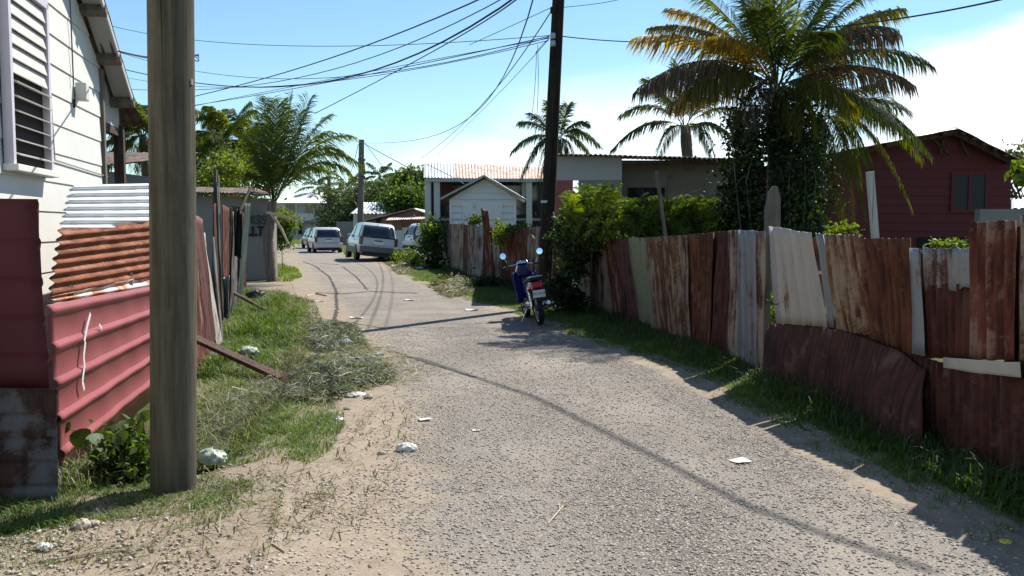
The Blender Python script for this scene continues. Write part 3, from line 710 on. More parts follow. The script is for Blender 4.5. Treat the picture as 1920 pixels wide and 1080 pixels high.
# gate-like narrow strips left of the gap
yb = 10.6
fence_mid = thing('zinc_fence', 'middle stretch of red and cream zinc fence between the overgrown bush and the narrow gap', 'fence', (float(xf(yb)), yb, 0), group='patchwork zinc fences')
fsheet(fence_mid, (1383,1421), (1384,1417), (432,433), M['z_galv'], out=.05, period=.19, amp=.012, prof='trap', label='grey galvanised strip')
fsheet(fence_mid, (1419,1431), (1416,1436), (434,434), M['z_beige2'], out=.05, prof='flat', label='narrow beige strip')
fsheet(fence_mid, (1360,1383), (1366,1384), (432,431), M['z_beige2'], out=.03, prof='flat', label='narrow beige strip')
fsheet(fence_mid, (1318,1366), (1334,1379), (435,433), M['z_deep'], out=.05, period=.2, amp=.014)
fsheet(fence_mid, (1290,1335), (1286,1338), (440,436), M['z_rust'], out=.03, amp=.011)
fsheet(fence_mid, (1228,1297), (1208,1282), (445,441), M['z_beige'], out=.03, amp=.010, label='sheet of beige paint half lost to rust')
fsheet(fence_mid, (1288,1296), (1276,1288), (441,441), M['z_beige2'], out=.055, prof='flat', label='narrow beige strip')
fsheet(fence_mid, (1200,1228), (1177,1211), (446,445), M['z_cream'], out=.05, prof='flat', label='pale cream strip')
fsheet(fence_mid, (1168,1202), (1152,1180), (447,446), M['z_pink'], out=.03, period=.1)
fsheet(fence_mid, (1150,1172), (1134,1156), (449,447), M['z_rust2'], out=.05, period=.1)
fsheet(fence_mid, (1122,1152), (1114,1138), (455,450), M['z_beige2'], out=.035, period=.1)
fsheet(fence_mid, (1108,1124), (1106,1118), (456,455), M['z_pink'], out=.05, period=.1)
fsheet(fence_mid, (1092,1110), (1092,1108), (456,456), M['z_beige2'], out=.03, period=.1, label='stained beige strip')
for u, v in ((1330,445),(1425,440),(1105,465)):
    Y = fence_y(u, .3); x = float(xf(Y))+.07; z = P(u,v,Y).z
    MB().bar((x,Y,-.2),(x,Y,z),.07,.05).build('post', M['wood_grey'], fence_mid)
MB().tube([(float(xf(y))+.05, y, 1.1) for y in (16.6,15,13.9,12,10)], .028, 4).build('rail', M['wood_grey'], fence_mid)
MB().tube([P(1418,548,9.75), P(1428,556,9.6), P(1441,565,9.4)], .006, 5).build('tie_wire', M['cable'], fence_mid)

# far stretch, beyond the dark pole
yb = 24
fence_far = thing('zinc_fence', 'far stretch of weathered zinc fence under vines between the dark pole and the parked cars', 'fence', (float(xf(yb)), yb, 0), group='patchwork zinc fences')
fx = [((838,870),(842,872),(420,418),'z_beige2'),((868,880),(870,884),(420,424),'z_pink'),((878,892),(878,892),(412,414),'z_beige2'),((890,904),(892,905),(424,422),'z_galv2'),
      ((915,928),(903,916),(392,396),'z_rust2'),((926,942),(918,936),(426,428),'z_beige2'),((940,952),(938,950),(440,436),'z_rust'),((950,970),(948,972),(432,428),'z_rust2'),((968,990),(968,990),(430,426),'z_rust'),((988,1000),(990,1004),(428,426),'z_beige'),((998,1012),(1000,1012),(426,426),'z_beige2'),
      ((814,826),(816,828),(440,436),'z_rust'),((824,840),(827,843),(436,430),'z_galv2'),((1010,1040),(1012,1040),(430,430),'z_rust2'),((902,918),(904,917),(430,430),'z_rust')]
for ub, ut, vt, mt in fx: fsheet(fence_far, ub, ut, vt, M[mt], out=random.uniform(.02,.08), period=.12, amp=.014, rag=.05)
MB().tube([(float(xf(y))+.06, y, 1.0) for y in (30.5,27,24,20,18.9)], .03, 4).build('rail', M['wood_grey'], fence_far)

# loose curved rusty sheet leaning at the foot of the near fence
def curved():
    top = [(1452,604),(1500,608),(1545,613),(1600,622),(1644,634),(1672,644),(1700,658),(1722,670),(1740,684),(1752,690)]
    V = []; n = len(top); rows = 9
    for i, (u,v) in enumerate(top):
        Y = fence_y(u, .5); f = i/(n-1); o_ = .10+.03*math.sin(f*3)
        p = P(u, v+7*math.sin(i*1.9)+5*math.sin(i*4.3), Y); p.x -= o_*.6
        base = Vector((p.x-.05-.10*f, Y-.05-.30*f*f, gzf(float(xf(Y))-.4, Y)-.04))
        for r in range(rows):
            s = r/(rows-1); q = base.lerp(p, s); q.x -= .03*math.sin(s*math.pi)+.008*math.sin(i*2.1+r*1.3); V.append(tuple(q))
    q = [(i*rows+r, (i+1)*rows+r, (i+1)*rows+r+1, i*rows+r+1) for i in range(n-1) for r in range(rows-1)]
    o = arr_mesh('loose_sheet', V, q, None, M['z_loose'], smooth=True)
    uv = o.data.uv_layers.new(name='UV'); li = [0]*len(o.data.loops); o.data.loops.foreach_get('vertex_index', li)
    uv.data.foreach_set('uv', np.array([(V[k][1], V[k][2]) for k in li], np.float32).ravel())
    m = o.modifiers.new('sub','SUBSURF'); m.levels = m.render_levels = 1
    m = o.modifiers.new('thickness','SOLIDIFY'); m.thickness = .004
    tag(o, 'curved rust brown metal sheet slumped against the foot of the near fence', 'metal sheet')
curved()

# posts that stand behind the fence
def post(pts, w, t_, mat, label, Yd, name='wooden_post'):
    (u0,v0),(u1,v1) = pts; a = P(u0,v0,Yd); b_ = P(u1,v1,Yd); d_ = (b_-a)
    a = a - d_*( (a.z+.2)/max(d_.z,.1) )
    tag(MB().bar(a, b_, w, t_).build(name, mat, bevel=.006), label, 'post')
post([(1247,440),(1231,320)], .095, .05, M['wood_grey'], 'slim grey wooden post rising from the bushes behind the cream and rust sheets', 14.4)
post([(1168,440),(1148,345)], .10, .05, M['wood_grey'], 'leaning weathered post half hidden in the vines left of the other posts', 15.6)
post([(1641,446),(1631,322)], .095, .07, M['wood_white'], 'whitewashed post with peeling paint in front of the red house', 10.6)
def stump():
    Y = 10.4; pts = []; a = P(1450,430,Y); top = P(1452,350,Y)
    poly = [(1437,430),(1434,395),(1440,362),(1449,349),(1458,350),(1464,372),(1466,430)]
    V = [P(u,v,Y) for u,v in poly]; V[0] = Vector((V[0].x,Y,-.1)); V[-1] = Vector((V[-1].x,Y,-.1))
    mb = MB(); n = len(V)
    mb.add([tuple(p) for p in V]+[(p.x+.005,p.y+.05,p.z) for p in V], [tuple(range(n)), tuple(range(n,2*n))[::-1]]+[(i,n+i,n+(i+1)%n,(i+1)%n) for i in range(n)])
    tag(mb.build('wooden_plank', M['wood_grey'], bevel=.006), 'broad weathered plank with rounded top standing behind the white sheet', 'plank')
stump()

# ------------------------------------------------------------------ left side: near zinc pieces
yb = 5.03
ret = thing('zinc_fence', 'dark maroon and grey zinc fence end in shadow at the left edge of the photo', 'fence', (-2.9, yb, 0))
def rect_px(u0,u1,v0,v1,Y,dz=0): return [P(u0,v1,Y), P(u1,v1,Y), P(u1,v0,Y), P(u0,v0,Y)]
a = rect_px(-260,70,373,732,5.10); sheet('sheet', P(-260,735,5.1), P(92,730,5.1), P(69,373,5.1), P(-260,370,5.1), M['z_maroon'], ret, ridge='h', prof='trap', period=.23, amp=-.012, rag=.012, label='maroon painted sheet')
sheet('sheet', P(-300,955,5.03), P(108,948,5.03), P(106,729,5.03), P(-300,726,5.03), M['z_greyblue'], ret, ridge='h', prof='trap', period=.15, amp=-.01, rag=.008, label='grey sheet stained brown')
MB().bar(P(60,960,5.16), P(60,380,5.16), .06, .05).build('post', M['wood_brown'], ret)
MB().bar(P(-180,960,5.16), P(-180,380,5.16), .06, .05).build('post', M['wood_brown'], ret)

def lf(Y, o_=0.0):  # line of the left-hand red fence
    return -2.92 - .215*(Y-5.7) + o_
redf = thing('zinc_fence', 'sunlit pinkish red ribbed zinc fence behind the big wooden pole', 'fence', (lf(7.5), 7.5, 0))
def lpt(u, v, o_=0.0):
    lo, hi = 3.0, 30.0
    for _ in range(40):
        m_ = .5*(lo+hi)
        if 960+F*(lf(m_,o_))/(m_*cp+(1.6-.6)*sp) < u: lo = m_
        else: hi = m_
    p = P(u, v, lo); return np.array((lf(lo,o_), lo, p.z))
p_bl = lpt(112,905); p_tl = lpt(92,572); p_br = np.array((lf(9.9),9.9,-.12)); p_tr = np.array((lf(9.9),9.9,lpt(275,548)[2]))
sheet('sheet', p_bl, p_br, p_tr, p_tl, M['z_red'], redf, ridge='h', prof='trap', period=.215, amp=.026, rag=.02, dents=.006, label='pinkish red painted sheet')
for Y in (6.0,7.9,9.7): MB().bar((lf(Y,-.06),Y,-.2),(lf(Y,-.06),Y,1.2),.06,.06).build('post', M['wood_brown'], redf)
for pl in ([(173,588),(166,612),(160,640)],[(162,640),(158,668),(159,690)],[(158,690),(154,715),(157,731)]):
    c_ = [Vector(lpt(u,v,.034)) for u,v in pl]
    for k in range(2): MB().bar(c_[k], c_[k+1], .034, .002, up=(1,.2,0)).build('tape_strip', M['tape'], redf)
MB().bar(Vector(lpt(188,608,.034)), Vector(lpt(193,616,.034)), .02, .002, up=(1,.2,0)).build('tape_strip', M['tape'], redf)
# corrugated pieces stacked above the red fence
def lsheet(px, o_, mat, label, **kw):
    return tag(sheet('corrugated_sheet', *[lpt(u,v,o_) for u,v in px], mat, ridge='h', rag=.03, **kw), label, 'metal sheet')
lsheet([(122,432),(330,432),(330,343),(148,347)], -.05, M['z_wht_h'], 'white corrugated sheet topmost in the stack on the red fence', period=.076, amp=.016)
lsheet([(98,556),(330,512),(330,412),(124,430)], -.03, M['z_rust_h'], 'bright rusty corrugated sheet in the middle of the stack on the red fence', period=.082, amp=.017)
lsheet([(104,572),(330,548),(330,505),(100,556)], -.035, M['z_orange_h'], 'whitish corrugated strip with orange rust lowest in the stack on the red fence', period=.08, amp=.015)

# ------------------------------------------------------------------ big wooden pole in the foreground
def pole():
    base = G(324, 925); y = base.y+.13; x = XU(325,y,0); ptop = P(321,0,y); lean = (ptop.x-x)/ptop.z
    o = thing('utility_pole', 'thick weathered grey green wooden utility pole in the left foreground', 'utility pole', (x,y,gzf(x,y)-.1))
    mb = MB(); n = 36; rows = 60; top = 8.5; V = []
    for i in range(rows):
        z = -.2+top*i/(rows-1); r = .1335-.0005*max(z,0)
        for j in range(n):
            a = 2*math.pi*j/n
            rr = r*(1+.012*math.sin(5*a+1.1)+.010*math.sin(11*a+.4*z)+.006*math.sin(17*a+z*.3))
            V.append((x+rr*math.cos(a)+.005*math.sin(z*1.3)+lean*z, y+rr*math.sin(a), z))
    f = [(i*n+j, i*n+(j+1)%n, (i+1)*n+(j+1)%n, (i+1)*n+j) for i in range(rows-1) for j in range(n)]
    mb.add(V, f+[tuple((rows-1)*n+j for j in range(n))]); mb.build('shaft', M['pole'], o, smooth=False)
    o.children[0].data.polygons.foreach_set('use_smooth', [True]*len(o.children[0].data.polygons))
    c_ = P(357,155,y); MB().box((c_.x+.005,c_.y-.02,c_.z),(.03,.03,.035)).build('staple', M['metal_grey'], o)
    # coil of thin wire on the far right side of the shaft
    c_ = P(366,108,y+.1); pts = [Vector((c_.x+.005+.016*math.cos(k*.6), c_.y+.02*math.sin(k*.6), c_.z+.018*math.sin(k*.37))) for k in range(24)]
    MB().tube(pts, .003, 5).build('wire_coil', M['cable'], o)
    return x, y
PX, PY = pole()
q_ = np.array([(PX+.38*math.cos(a), PY-.06+.32*math.sin(a)) for a in np.linspace(0, 6.28, 15)[:-1]])
grass('grass', sample(q_, 3600), (.03,.11), .006, M['grass'], 1.0, .9, (.0,.8))
grass('grass', sample(q_, 1400), (.03,.12), .005, M['grass_dry'], 1.1, 1.0, (.0,.7))

# ------------------------------------------------------------------ white house on the left (gable wall faces the road)
def house():
    C = Vector((-4.48, 9.7, 0)); ang = math.atan2(.21, .977)
    # local frame: x = outward to the road, y = along the wall towards the far corner (0 at the corner), z up
    H = thing('wooden_house', 'white clapboard house with louvred window behind the red zinc fence', 'house', (C.x,C.y,0), (0,0,ang))
    k, z0, S = .60, 3.30, 9.0
    def topz(s): return z0 + k*min(s, S-s)
    mb = MB(); bh = .262; z = -.1; row = 0
    while z < z0+k*S/2-.02:
        z2 = z+bh
        def rng_s(zz): return max(0,(zz-z0)/k) if zz > z0 else 0
        a0, a1 = rng_s(z), rng_s(min(z2, z0+k*S/2))
        b0, b1 = S-a0, S-a1; zt = min(z2, z0+k*S/2)
        wob_ = random.uniform(-.003,.003)
        V = [(.015,-a0,z),(.015,-b0,z),(.004+wob_*.3,-b1,zt),(.004+wob_*.3,-a1,zt),(-.05,-a0,z),(-.05,-b0,z),(-.05,-b1,zt),(-.05,-a1,zt)]
        mb.add(V, [(0,1,2,3),(4,7,6,5),(0,4,5,1),(1,5,6,2),(2,6,7,3),(3,7,4,0)]); z += bh; row += 1
    wall = mb.build('wall', M['wall_white'], H, world=False)
    MB().box((-2.5,.03-.08,1.6),(4.9,.1,3.4)).build('side_wall', M['wall_white'], H, world=False)
    MB().box((-2.5,-S+.05,1.6),(4.9,.1,3.4)).build('side_wall', M['wall_white'], H, world=False)
    MB().box((.02,-.035,1.55),(.05,.07,3.5)).build('corner_board', M['wood_grey'], H, world=False)
    # roof slabs with overhang; far slope goes past the corner over the porch
    def roofpt(s, x, dz=0): return (x, -s, z0+k*s+dz)
    def slab(s0, s1, x0, x1, mat, name, mirror=False, **kw):
        def q(s,x):
            zz = z0 + k*(s if not mirror else S-s) + .10; return (x,-s,zz)
        return sheet(name, q(s0,x1), q(s1,x1), q(s1,x0), q(s0,x0), mat, H, world=False, period=.1, amp=.014, rag=.02, **kw)
    slab(-.62, S/2+.06, -5.2, .24, M['z_roof_dark'], 'roof', ridge='h')
    slab(S+.8, S/2-.06, -5.2, .24, M['z_roof_dark'], 'roof', mirror=True, ridge='h')
    for s in np.arange(-.5, S/2, .62):
        MB().box((.08,-s,z0+k*s+.02),(.34,.09,.085), rx=-math.atan(k)).build('purlin', M['wood_grey'], H, world=False)
    for sgn, s0, s1 in ((1,-.6,S/2),):
        MB().bar((.225,.6,z0-k*.6+.06),(.225,-S/2,z0+k*S/2+.06),.022,.07).build('barge_board', M['trim_white'], H, world=False, bevel=.004)
    # soffit boards under the overhang
    MB().add if False else None
    m_ = MB(); m_.add([(.03,.58,z0-k*.58+.078),(.21,.58,z0-k*.58+.078),(.21,-S/2,z0+k*S/2+.078),(.03,-S/2,z0+k*S/2+.078)], [(0,1,2,3)])
    o = m_.build('soffit', M['trim_white'], H, world=False); md = o.modifiers.new('t','SOLIDIFY'); md.thickness = .012
    # window with louvres: placed by its measured pixels on the wall plane
    def wl(u, v, out=0.0):
        lo, hi = -.5, 8.0
        dirv = Vector((-math.sin(ang), math.cos(ang), 0)); nrm = Vector((math.cos(ang), math.sin(ang), 0))
        for _ in range(50):
            m = .5*(lo+hi); q = C - dirv*m + nrm*out
            if 960+F*q.x/(q.y*cp-(2.4-1.6)*sp) > u: lo = m
            else: hi = m
        q = C - dirv*lo + nrm*out; zz = P(u, v, q.y).z
        return lo, zz
    sL, zLt = wl(4,-2); sR, zRt = wl(74,12); _, zLb = wl(14,318)
    zt, zb = max(zLt,zRt)-.02, zLb+.03; w_ = sL-sR; sc = (sL+sR)/2
    W = MB().box((.055,-sL-.03,(zt+zb)/2),(.07,.06,zt-zb+.1)).box((.055,-sR+.03,(zt+zb)/2),(.07,.06,zt-zb+.1)).box((.055,-sc,zt+.05),(.07,w_+.12,.09)).build('window', M['frame_lilac'], H, world=False, bevel=.004)
    MB().box((.07,-sc,zb-.02),(.11,w_+.16,.05)).build('sill', M['wall_white'], W, world=False, bevel=.004)
    MB().box((.026,-sc,(zt+zb)/2),(.012,w_-.005,zt-zb)).build('pane', M['dark'], W, world=False)
    nl = 12
    for i in range(nl):
        zz = zb+.04+(zt-zb-.05)*(i+.5)/nl; closed = i >= 6
        MB().box((.062,-sc,zz),((.012 if closed else .105),w_-.02,(.112 if closed else .010)), ry=(R(-14) if closed else R(18))).build('louver', M['louver'], W, world=False)
    # panel seam lines, meter box and wire
    s1, za = wl(90,88); s2, zb2 = wl(195,140); s1b, zc = wl(96,300); s2b, zd = wl(196,328)
    for a_, b_ in (((.024,-s1,za),(.024,-s1b,zc)),((.024,-s1b,zc),(.024,-s2b,zd-.02))):
        MB().bar(a_, b_, .012, .008, up=(1,0,0)).build('panel_batten', M['shack_grey'], H, world=False)
    s, zm = wl(142,172); mbx = MB().box((.075,-s,zm),(.10,.12,.17)).build('meter_box', M['meter'], H, world=False, bevel=.01)
    s3, zz3 = wl(131,-120); s4, z4 = wl(135,160)
    MB().tube([(.032,-s3,zz3),(.03,-s4-.01,(zz3+z4)/2),(.032,-s4,z4)], .007, 5).build('wire', M['cable_g'], H, world=False)
    MB().tube([(.032,-s4,zm-.09),(.032,-s4-.004,zm-.17)], .012, 5).build('conduit', M['pole_dark'], H, world=False)
    # porch beyond the corner
    MB().box((-.03,.50,2.98),(.04,.86,.50)).build('porch_fascia', M['trim_white'], H, world=False)
    MB().box((-.02,.95,1.35),(.11,.11,2.9)).build('porch_post', M['wood_brown'], H, world=False)
    MB().box((-.08,.10,1.35),(.09,.06,2.9)).build('porch_post', M['wood_brown'], H, world=False)
    MB().box((-.05,.5,2.72),(.08,1.0,.09)).build('porch_beam', M['wood_brown'], H, world=False)
    MB().box((-.06,.5,1.25),(.05,.84,.05)).build('porch_rail', M['wood_brown'], H, world=False)
    sheet('porch_roof', (.18,.40,3.17),(.18,1.55,2.86),(-2.5,1.55,2.86),(-2.5,.40,3.17), M['z_roof_dark'], H, world=False, period=.1, amp=.014, rag=.03, ridge='h')
    return H
house()
# dark outbuilding behind the porch
def outbuilding():
    o = thing('wooden_shed', 'dark low shed with rusty roof behind the porch of the white house', 'shed', (-7.5,15,0))
    MB().box((-8.3,15.2,1.2),(4.2,3.0,2.5)).build('wall', M['shack_grey'], o)
    sheet('roof', (-10.6,13.5,2.55),(-5.9,13.5,2.55),(-5.9,16.9,3.0),(-10.6,16.9,3.0), M['z_roof_dark'], o, period=.1, amp=.014)
outbuilding()

# ------------------------------------------------------------------ left fences beyond the pole
lf2 = thing('zinc_fence', 'leaning rust and white zinc fence just past the foreground pole', 'fence', (-4.2,11.5,0), group='left-hand zinc fences')
def l2(Y): return -4.5-.238*(Y-12.6)+.24*(1-max(0,min(1,(Y-13)/3)))
def lsv(parent, Y0, Y1, z0_, z1_, mat, lean=0.0, o_=0.0, label=None, **kw):
    b0 = (l2(Y0)+o_,Y0,gzf(l2(Y0),Y0)-.08); b1 = (l2(Y1)+o_,Y1,gzf(l2(Y1),Y1)-.08)
    return sheet('sheet', b0, b1, (b1[0]+lean,Y1,z1_), (b0[0]+lean,Y0,z0_), mat, parent, label=label, **kw)
lsv(lf2, 10.0, 11.3, 1.75, 1.72, M['z_rust2'], -.12, amp=.012)
lsv(lf2, 11.2, 12.3, 1.76, 1.70, M['z_pink'], -.16, .03, label='faded pink and rust sheet', amp=.013)
lsv(lf2, 12.2, 12.9, 1.62, 1.50, M['z_white'], -.22, .05, label='whitewashed sheet', amp=.012)
lsv(lf2, 12.9, 13.3, 1.45, 1.42, M['z_galv'], -.1, .05, label='grey galvanised strip')
MB().bar((l2(12)-.1,12,-.2),(l2(12)-.28,12,1.6),.06,.05).build('post', M['wood_grey'], lf2)
lf3 = thing('zinc_fence', 'dark green and grey zinc fence of leaning sheets in front of the graffiti shack', 'fence', (-6,18,0), group='left-hand zinc fences')
lsv(lf3, 13.4, 15.0, 1.9, 2.0, M['z_deep'], -.05)
lsv(lf3, 15.0, 16.0, 2.35, 2.3, M['z_green'], -.05, .03, label='dark green sheet')
lsv(lf3, 16.0, 17.6, 2.0, 1.95, M['z_rust'], .05, .02)
lsv(lf3, 17.4, 19.2, 1.9, 1.95, M['z_galv2'], .10, .05, label='stained galvanised sheet')
lsv(lf3, 19.0, 21.0, 2.1, 2.15, M['z_green'], .25, .04, label='green sheet leaning outward')
lsv(lf3, 20.8, 23.0, 2.0, 1.8, M['z_deep'], .05, .0)
MB().bar(P(400,600,15.6), P(404,318,15.6), .05, .05).build('post', M['wood_grey'], lf3)
MB().bar(P(412,560,16.5), P(408,328,16.5), .06, .05).build('post', M['wood_grey'], lf3)
for lab, px, mt, Y in (('green corrugated sheet propped upright beside the graffiti shack', [(398,590),(422,580),(448,385),(420,392)], 'z_green', 17.6),
                      ('broad faded green corrugated sheet leaning over its neighbours', [(402,560),(428,545),(456,388),(424,386)], 'z_green', 18.3),
                      ('narrow grey corrugated sheet propped between the green ones', [(404,540),(420,538),(432,388),(414,392)], 'z_galv2', 17.2),
                      ('pale wavy corrugated strip propped low against the fence', [(402,640),(418,600),(420,520),(404,525)], 'z_galv', 15.2)):
    tag(sheet('corrugated_sheet', *[P(u,v,Y)+Vector((0,(440-u)*.012,0)) for u,v in px], M[mt], period=.1, amp=.018, rag=.06), lab, 'metal sheet')
tag(MB().bar(P(452,392,18.0), P(470,350,18.0), .07, .03).build('wooden_stake', M['wood_pale']), 'pale wooden stake sticking up from the green leaning sheets', 'stake')
# dark cloth hanging from the leaning sheets
c_ = [P(u,v,17.9) for u,v in ((444,392),(455,400),(453,486),(440,478))]
tag(sheet('black_tarp', c_[3], c_[2], c_[1], c_[0], M['dark'], period=.09, amp=.03, rag=.05, dents=.03), 'black tarp hanging from the leaning sheets beside the graffiti', 'tarp')

# planks lying on the verge
def plank(a, b_, w_, t_, mat, name, label, cat):
    tag(MB().bar(a, b_, w_, t_).build(name, mat, bevel=.004), label, cat)
a = P(345,625,10.6); b_ = G(527,712); plank(a, b_+Vector((0,0,.02)), .13, .045, M['wood_brown'], 'wooden_plank', 'long dark plank sloping down into the cut grass by the pole', 'plank')
a = P(405,532,19.0); b_ = G(500,585); tag(MB().tube([a, b_+Vector((0,0,.03))], .035, 8).build('metal_pipe', M['wood_grey']), 'thin grey pipe sloping from the left fence into the grass', 'pipe')

# ------------------------------------------------------------------ graffiti shack
def strokes(text, origin, right, up, h, wd, mat, parent):
    glyph = {'P':[[(0,0),(0,1)],[(0,1),(.5,1),(.55,.75),(.5,.5),(0,.5)]],'8':[[(.25,.5),(.02,.75),(.25,1),(.5,.75),(.25,.5),(0,.25),(.25,0),(.52,.25),(.25,.5)]],
             '3':[[(0,.95),(.4,1),(.5,.75),(.15,.52),(.5,.3),(.35,0),(0,.06)]],'S':[[(.5,.9),(.25,1),(.02,.78),(.25,.5),(.5,.25),(.25,0),(0,.1)]],
             'L':[[(.02,1),(0,0),(.5,.03)]],'T':[[(.0,1),(.62,.98)],[(.34,1),(.26,0)]],'I':[[(.1,1),(.1,0)]]}
    x = 0
    for ch in text:
        mb = MB()
        for st in glyph[ch]:
            for (ax,ay),(bx,by) in zip(st[:-1],st[1:]):
                A = origin+right*((x+ax)*h)+up*(ay*h); B = origin+right*((x+bx)*h)+up*(by*h)
                e = (B-A).normalized()*wd*.35; mb.bar(A-e, B+e, wd, .006+random.random()*.003, up=(0,-1,.01))
        mb.build('graffiti', mat, parent); x += .66
def shack():
    Y = 26.4; x0, x1 = XU(330,Y,1), XU(509,Y,1)
    o = thing('shack', 'low grey shack with sprayed graffiti and flat tin roof on the left', 'shack', ((x0+x1)/2,Y+1.5,0))
    xm = XU(455,Y,1); zt = P(480,362,Y).z
    MB().box(((x0+xm)/2,Y+.9,zt/2-.1),(xm-x0,1.7,zt)).build('wall', M['shack_grey'], o)
    MB().box((x1-.80,Y+.55,zt/2-.1),(1.4,.9,zt-.1)).build('wall', M['shack_grey'], o)
    pz = P(480,398,Y).z
    pan = sheet('panel', (xm,Y-.06,-.05),(x1-.1,Y-.02,-.05),(x1-.02,Y-.02,pz),(xm,Y-.06,pz), M['shack_grey'], o, period=.076, amp=.006, label='grey panel with graffiti')
    MB().box((xm-.22,Y-.05,.6),(.4,.05,1.3)).build('panel', M['wood_brown'], o)
    strokes('P83S', P(460,420,Y-.12), Vector((1,0,0)), Vector((0,0,1)), .25, .05, M['spray_grey'], o)
    strokes('LLT', P(464,441,Y-.12), Vector((1,0,0)), Vector((0,0,1)), .24, .07, M['spray'], o)
    sheet('roof', (x0-.2,Y-.5,P(480,360,Y-.5).z+.03),(x1+.05,Y-.5,P(480,366,Y-.5).z),(x1-.1,Y+1.9,zt+.18),(x0-.2,Y+1.9,zt+.25), M['z_roof_dark'], o, period=.1, amp=.016, thick=.03)
shack()

# ------------------------------------------------------------------ palms
def frond_arrays(P0, P2, lift, leaf, nl=46, droop=.45, wd=.030, flip=0.0, gap=0.0, rach=.020, side=.70, fwd=.85):
    P0 = np.array(P0, float); P2 = np.array(P2, float); P1 = P0+(P2-P0)*.48+np.array((0,0,lift))
    ts = np.linspace(.16,1,nl)
    def B(t): return (1-t)[:,None]**2*P0+2*(t*(1-t))[:,None]*P1+t[:,None]**2*P2
    def dB(t): d_ = 2*(1-t)[:,None]*(P1-P0)+2*t[:,None]*(P2-P1); return d_/np.linalg.norm(d_,axis=1,keepdims=True)
    V = []; Q = []; T = []
    # rachis: a flattened triangular rod
    tr = np.linspace(0,1,12); C = B(tr); D = dB(tr)
    S = np.cross(D, (0,0,1.0)); S /= np.linalg.norm(S,axis=1,keepdims=True)+1e-9; N = np.cross(S, D)
    rr = rach*(1-.85*tr)[:,None]
    ring = np.stack([C+S*rr, C-S*rr, C+N*rr*.9],1).reshape(-1,3); V.append(ring)
    for i in range(11):
        for j in range(3): Q.append((i*3+j, i*3+(j+1)%3, i*3+3+(j+1)%3, i*3+3+j))
    base = 36
    for sg in (-1,1):
        t_ = np.clip(ts+rng.normal(0,.006,nl),0,1); keep = rng.random(nl) > gap; t_ = t_[keep]; n = len(t_)
        C = B(t_); D = dB(t_); S = np.cross(D,(0,0,1.0)); S /= np.linalg.norm(S,axis=1,keepdims=True)+1e-9; N = np.cross(S,D)
        L = leaf*(.35+.65*np.sin(np.pi*np.clip(t_*.86+.10,0,1))**.7)*(1+rng.normal(0,.09,n))
        dirv = D*fwd+S*sg*side+N*(.30+flip)+rng.normal(0,.05,(n,3)); dirv /= np.linalg.norm(dirv,axis=1,keepdims=True)
        g = np.array((0,0,-1.0))
        dr = droop*(1+rng.normal(0,.22,n))[:,None]
        d1 = dirv+g*dr*.45; d1 /= np.linalg.norm(d1,axis=1,keepdims=True)
        d2 = dirv*.8+g*dr*1.6; d2 /= np.linalg.norm(d2,axis=1,keepdims=True)
        m = C+d1*L[:,None]*.5; e = m+d2*L[:,None]*.5
        Wd = np.cross(dirv, N); Wd = D*.8+N*.35; Wd /= np.linalg.norm(Wd,axis=1,keepdims=True)
        w_ = wd*(.7+.5*rng.random(n))[:,None]/2
        vv = np.stack([C-Wd*w_*.6, C+Wd*w_*.6, m+Wd*w_, m-Wd*w_, e],1).reshape(-1,3); V.append(vv)
        i = base+np.arange(n)*5
        Q += list(map(tuple, np.stack([i,i+1,i+2,i+3],-1))); T += list(map(tuple, np.stack([i+3,i+2,i+4],-1)))
        base += n*5
    return np.concatenate(V), Q, T
def trunk(o, pts, r0, r1, mat):
    mb = MB(); pts = [Vector(p) for p in pts]; dense = []
    for a, b_ in zip(pts[:-1], pts[1:]):
        for k in range(10): dense.append(a.lerp(b_, k/10))
    dense.append(pts[-1]); n = len(dense)
    rs = [r0+(r1-r0)*i/(n-1)+(.012 if i%2 else -.004) for i in range(n)]; rs[0] *= 1.25
    mb.tube(dense, rs, 12, jit=.05); return mb.build('trunk', mat, o, smooth=True)
def palm(name, label, crown, trunk_pts, fronds, r=(.16,.11), leaf=.6, nl=46, wd=.03, group=None, join=False, droop=.45):
    base = trunk_pts[0]
    o = thing(name, label, 'palm tree', (base[0],base[1],0), group=group)
    trunk(o, list(trunk_pts)+[tuple(crown)], r[0], r[1], M['palm_trunk'])
    allV, allQ, allT, tint, off_ = [], [], [], [], 0
    for f in fronds:
        tip, lift, mat, kw = f
        d_ = Vector(tip)-Vector(crown); b0 = Vector(crown)+Vector((d_.x,d_.y,0)).normalized()*.06+Vector((0,0,random.uniform(-.1,.12)))
        args = dict(leaf=leaf, nl=nl, wd=wd, droop=droop); args.update(kw)
        V, Q, T = frond_arrays(b0, tip, lift, **args)
        ti = np.clip(rng.random()*.5+.15+rng.normal(0,.14,len(V)),0,1)
        if join:
            allV.append(V); allQ += [tuple(i+off_ for i in q) for q in Q]; allT += [tuple(i+off_ for i in q) for q in T]; tint.append(ti); off_ += len(V)
        else: arr_mesh('frond', V, Q, T, M[mat], o, tint=ti)
    if join: arr_mesh('crown', np.concatenate(allV), allQ, allT, M[fronds[0][2]], o, tint=np.concatenate(tint))
    return o
def radial(crown, n, Lr, up=(-.4,.9), mat='palm_far', drp=(.2,.9), seed=1, **kw):
    r_ = random.Random(seed); out_ = []
    for i in range(n):
        az = i*2.39996+r_.uniform(-.3,.3); e = up[0]+(up[1]-up[0])*((i+.5)/n)**1.0+r_.uniform(-.1,.1); L = Lr*r_.uniform(.8,1.1)
        c = math.cos(e); tip = (crown[0]+L*c*math.cos(az)*.92, crown[1]+L*c*math.sin(az)*.92, crown[2]+L*math.sin(e)*.92-.12*L)
        out_.append((tip, L*r_.uniform(.16,.32), mat, dict(kw)))
    return out_

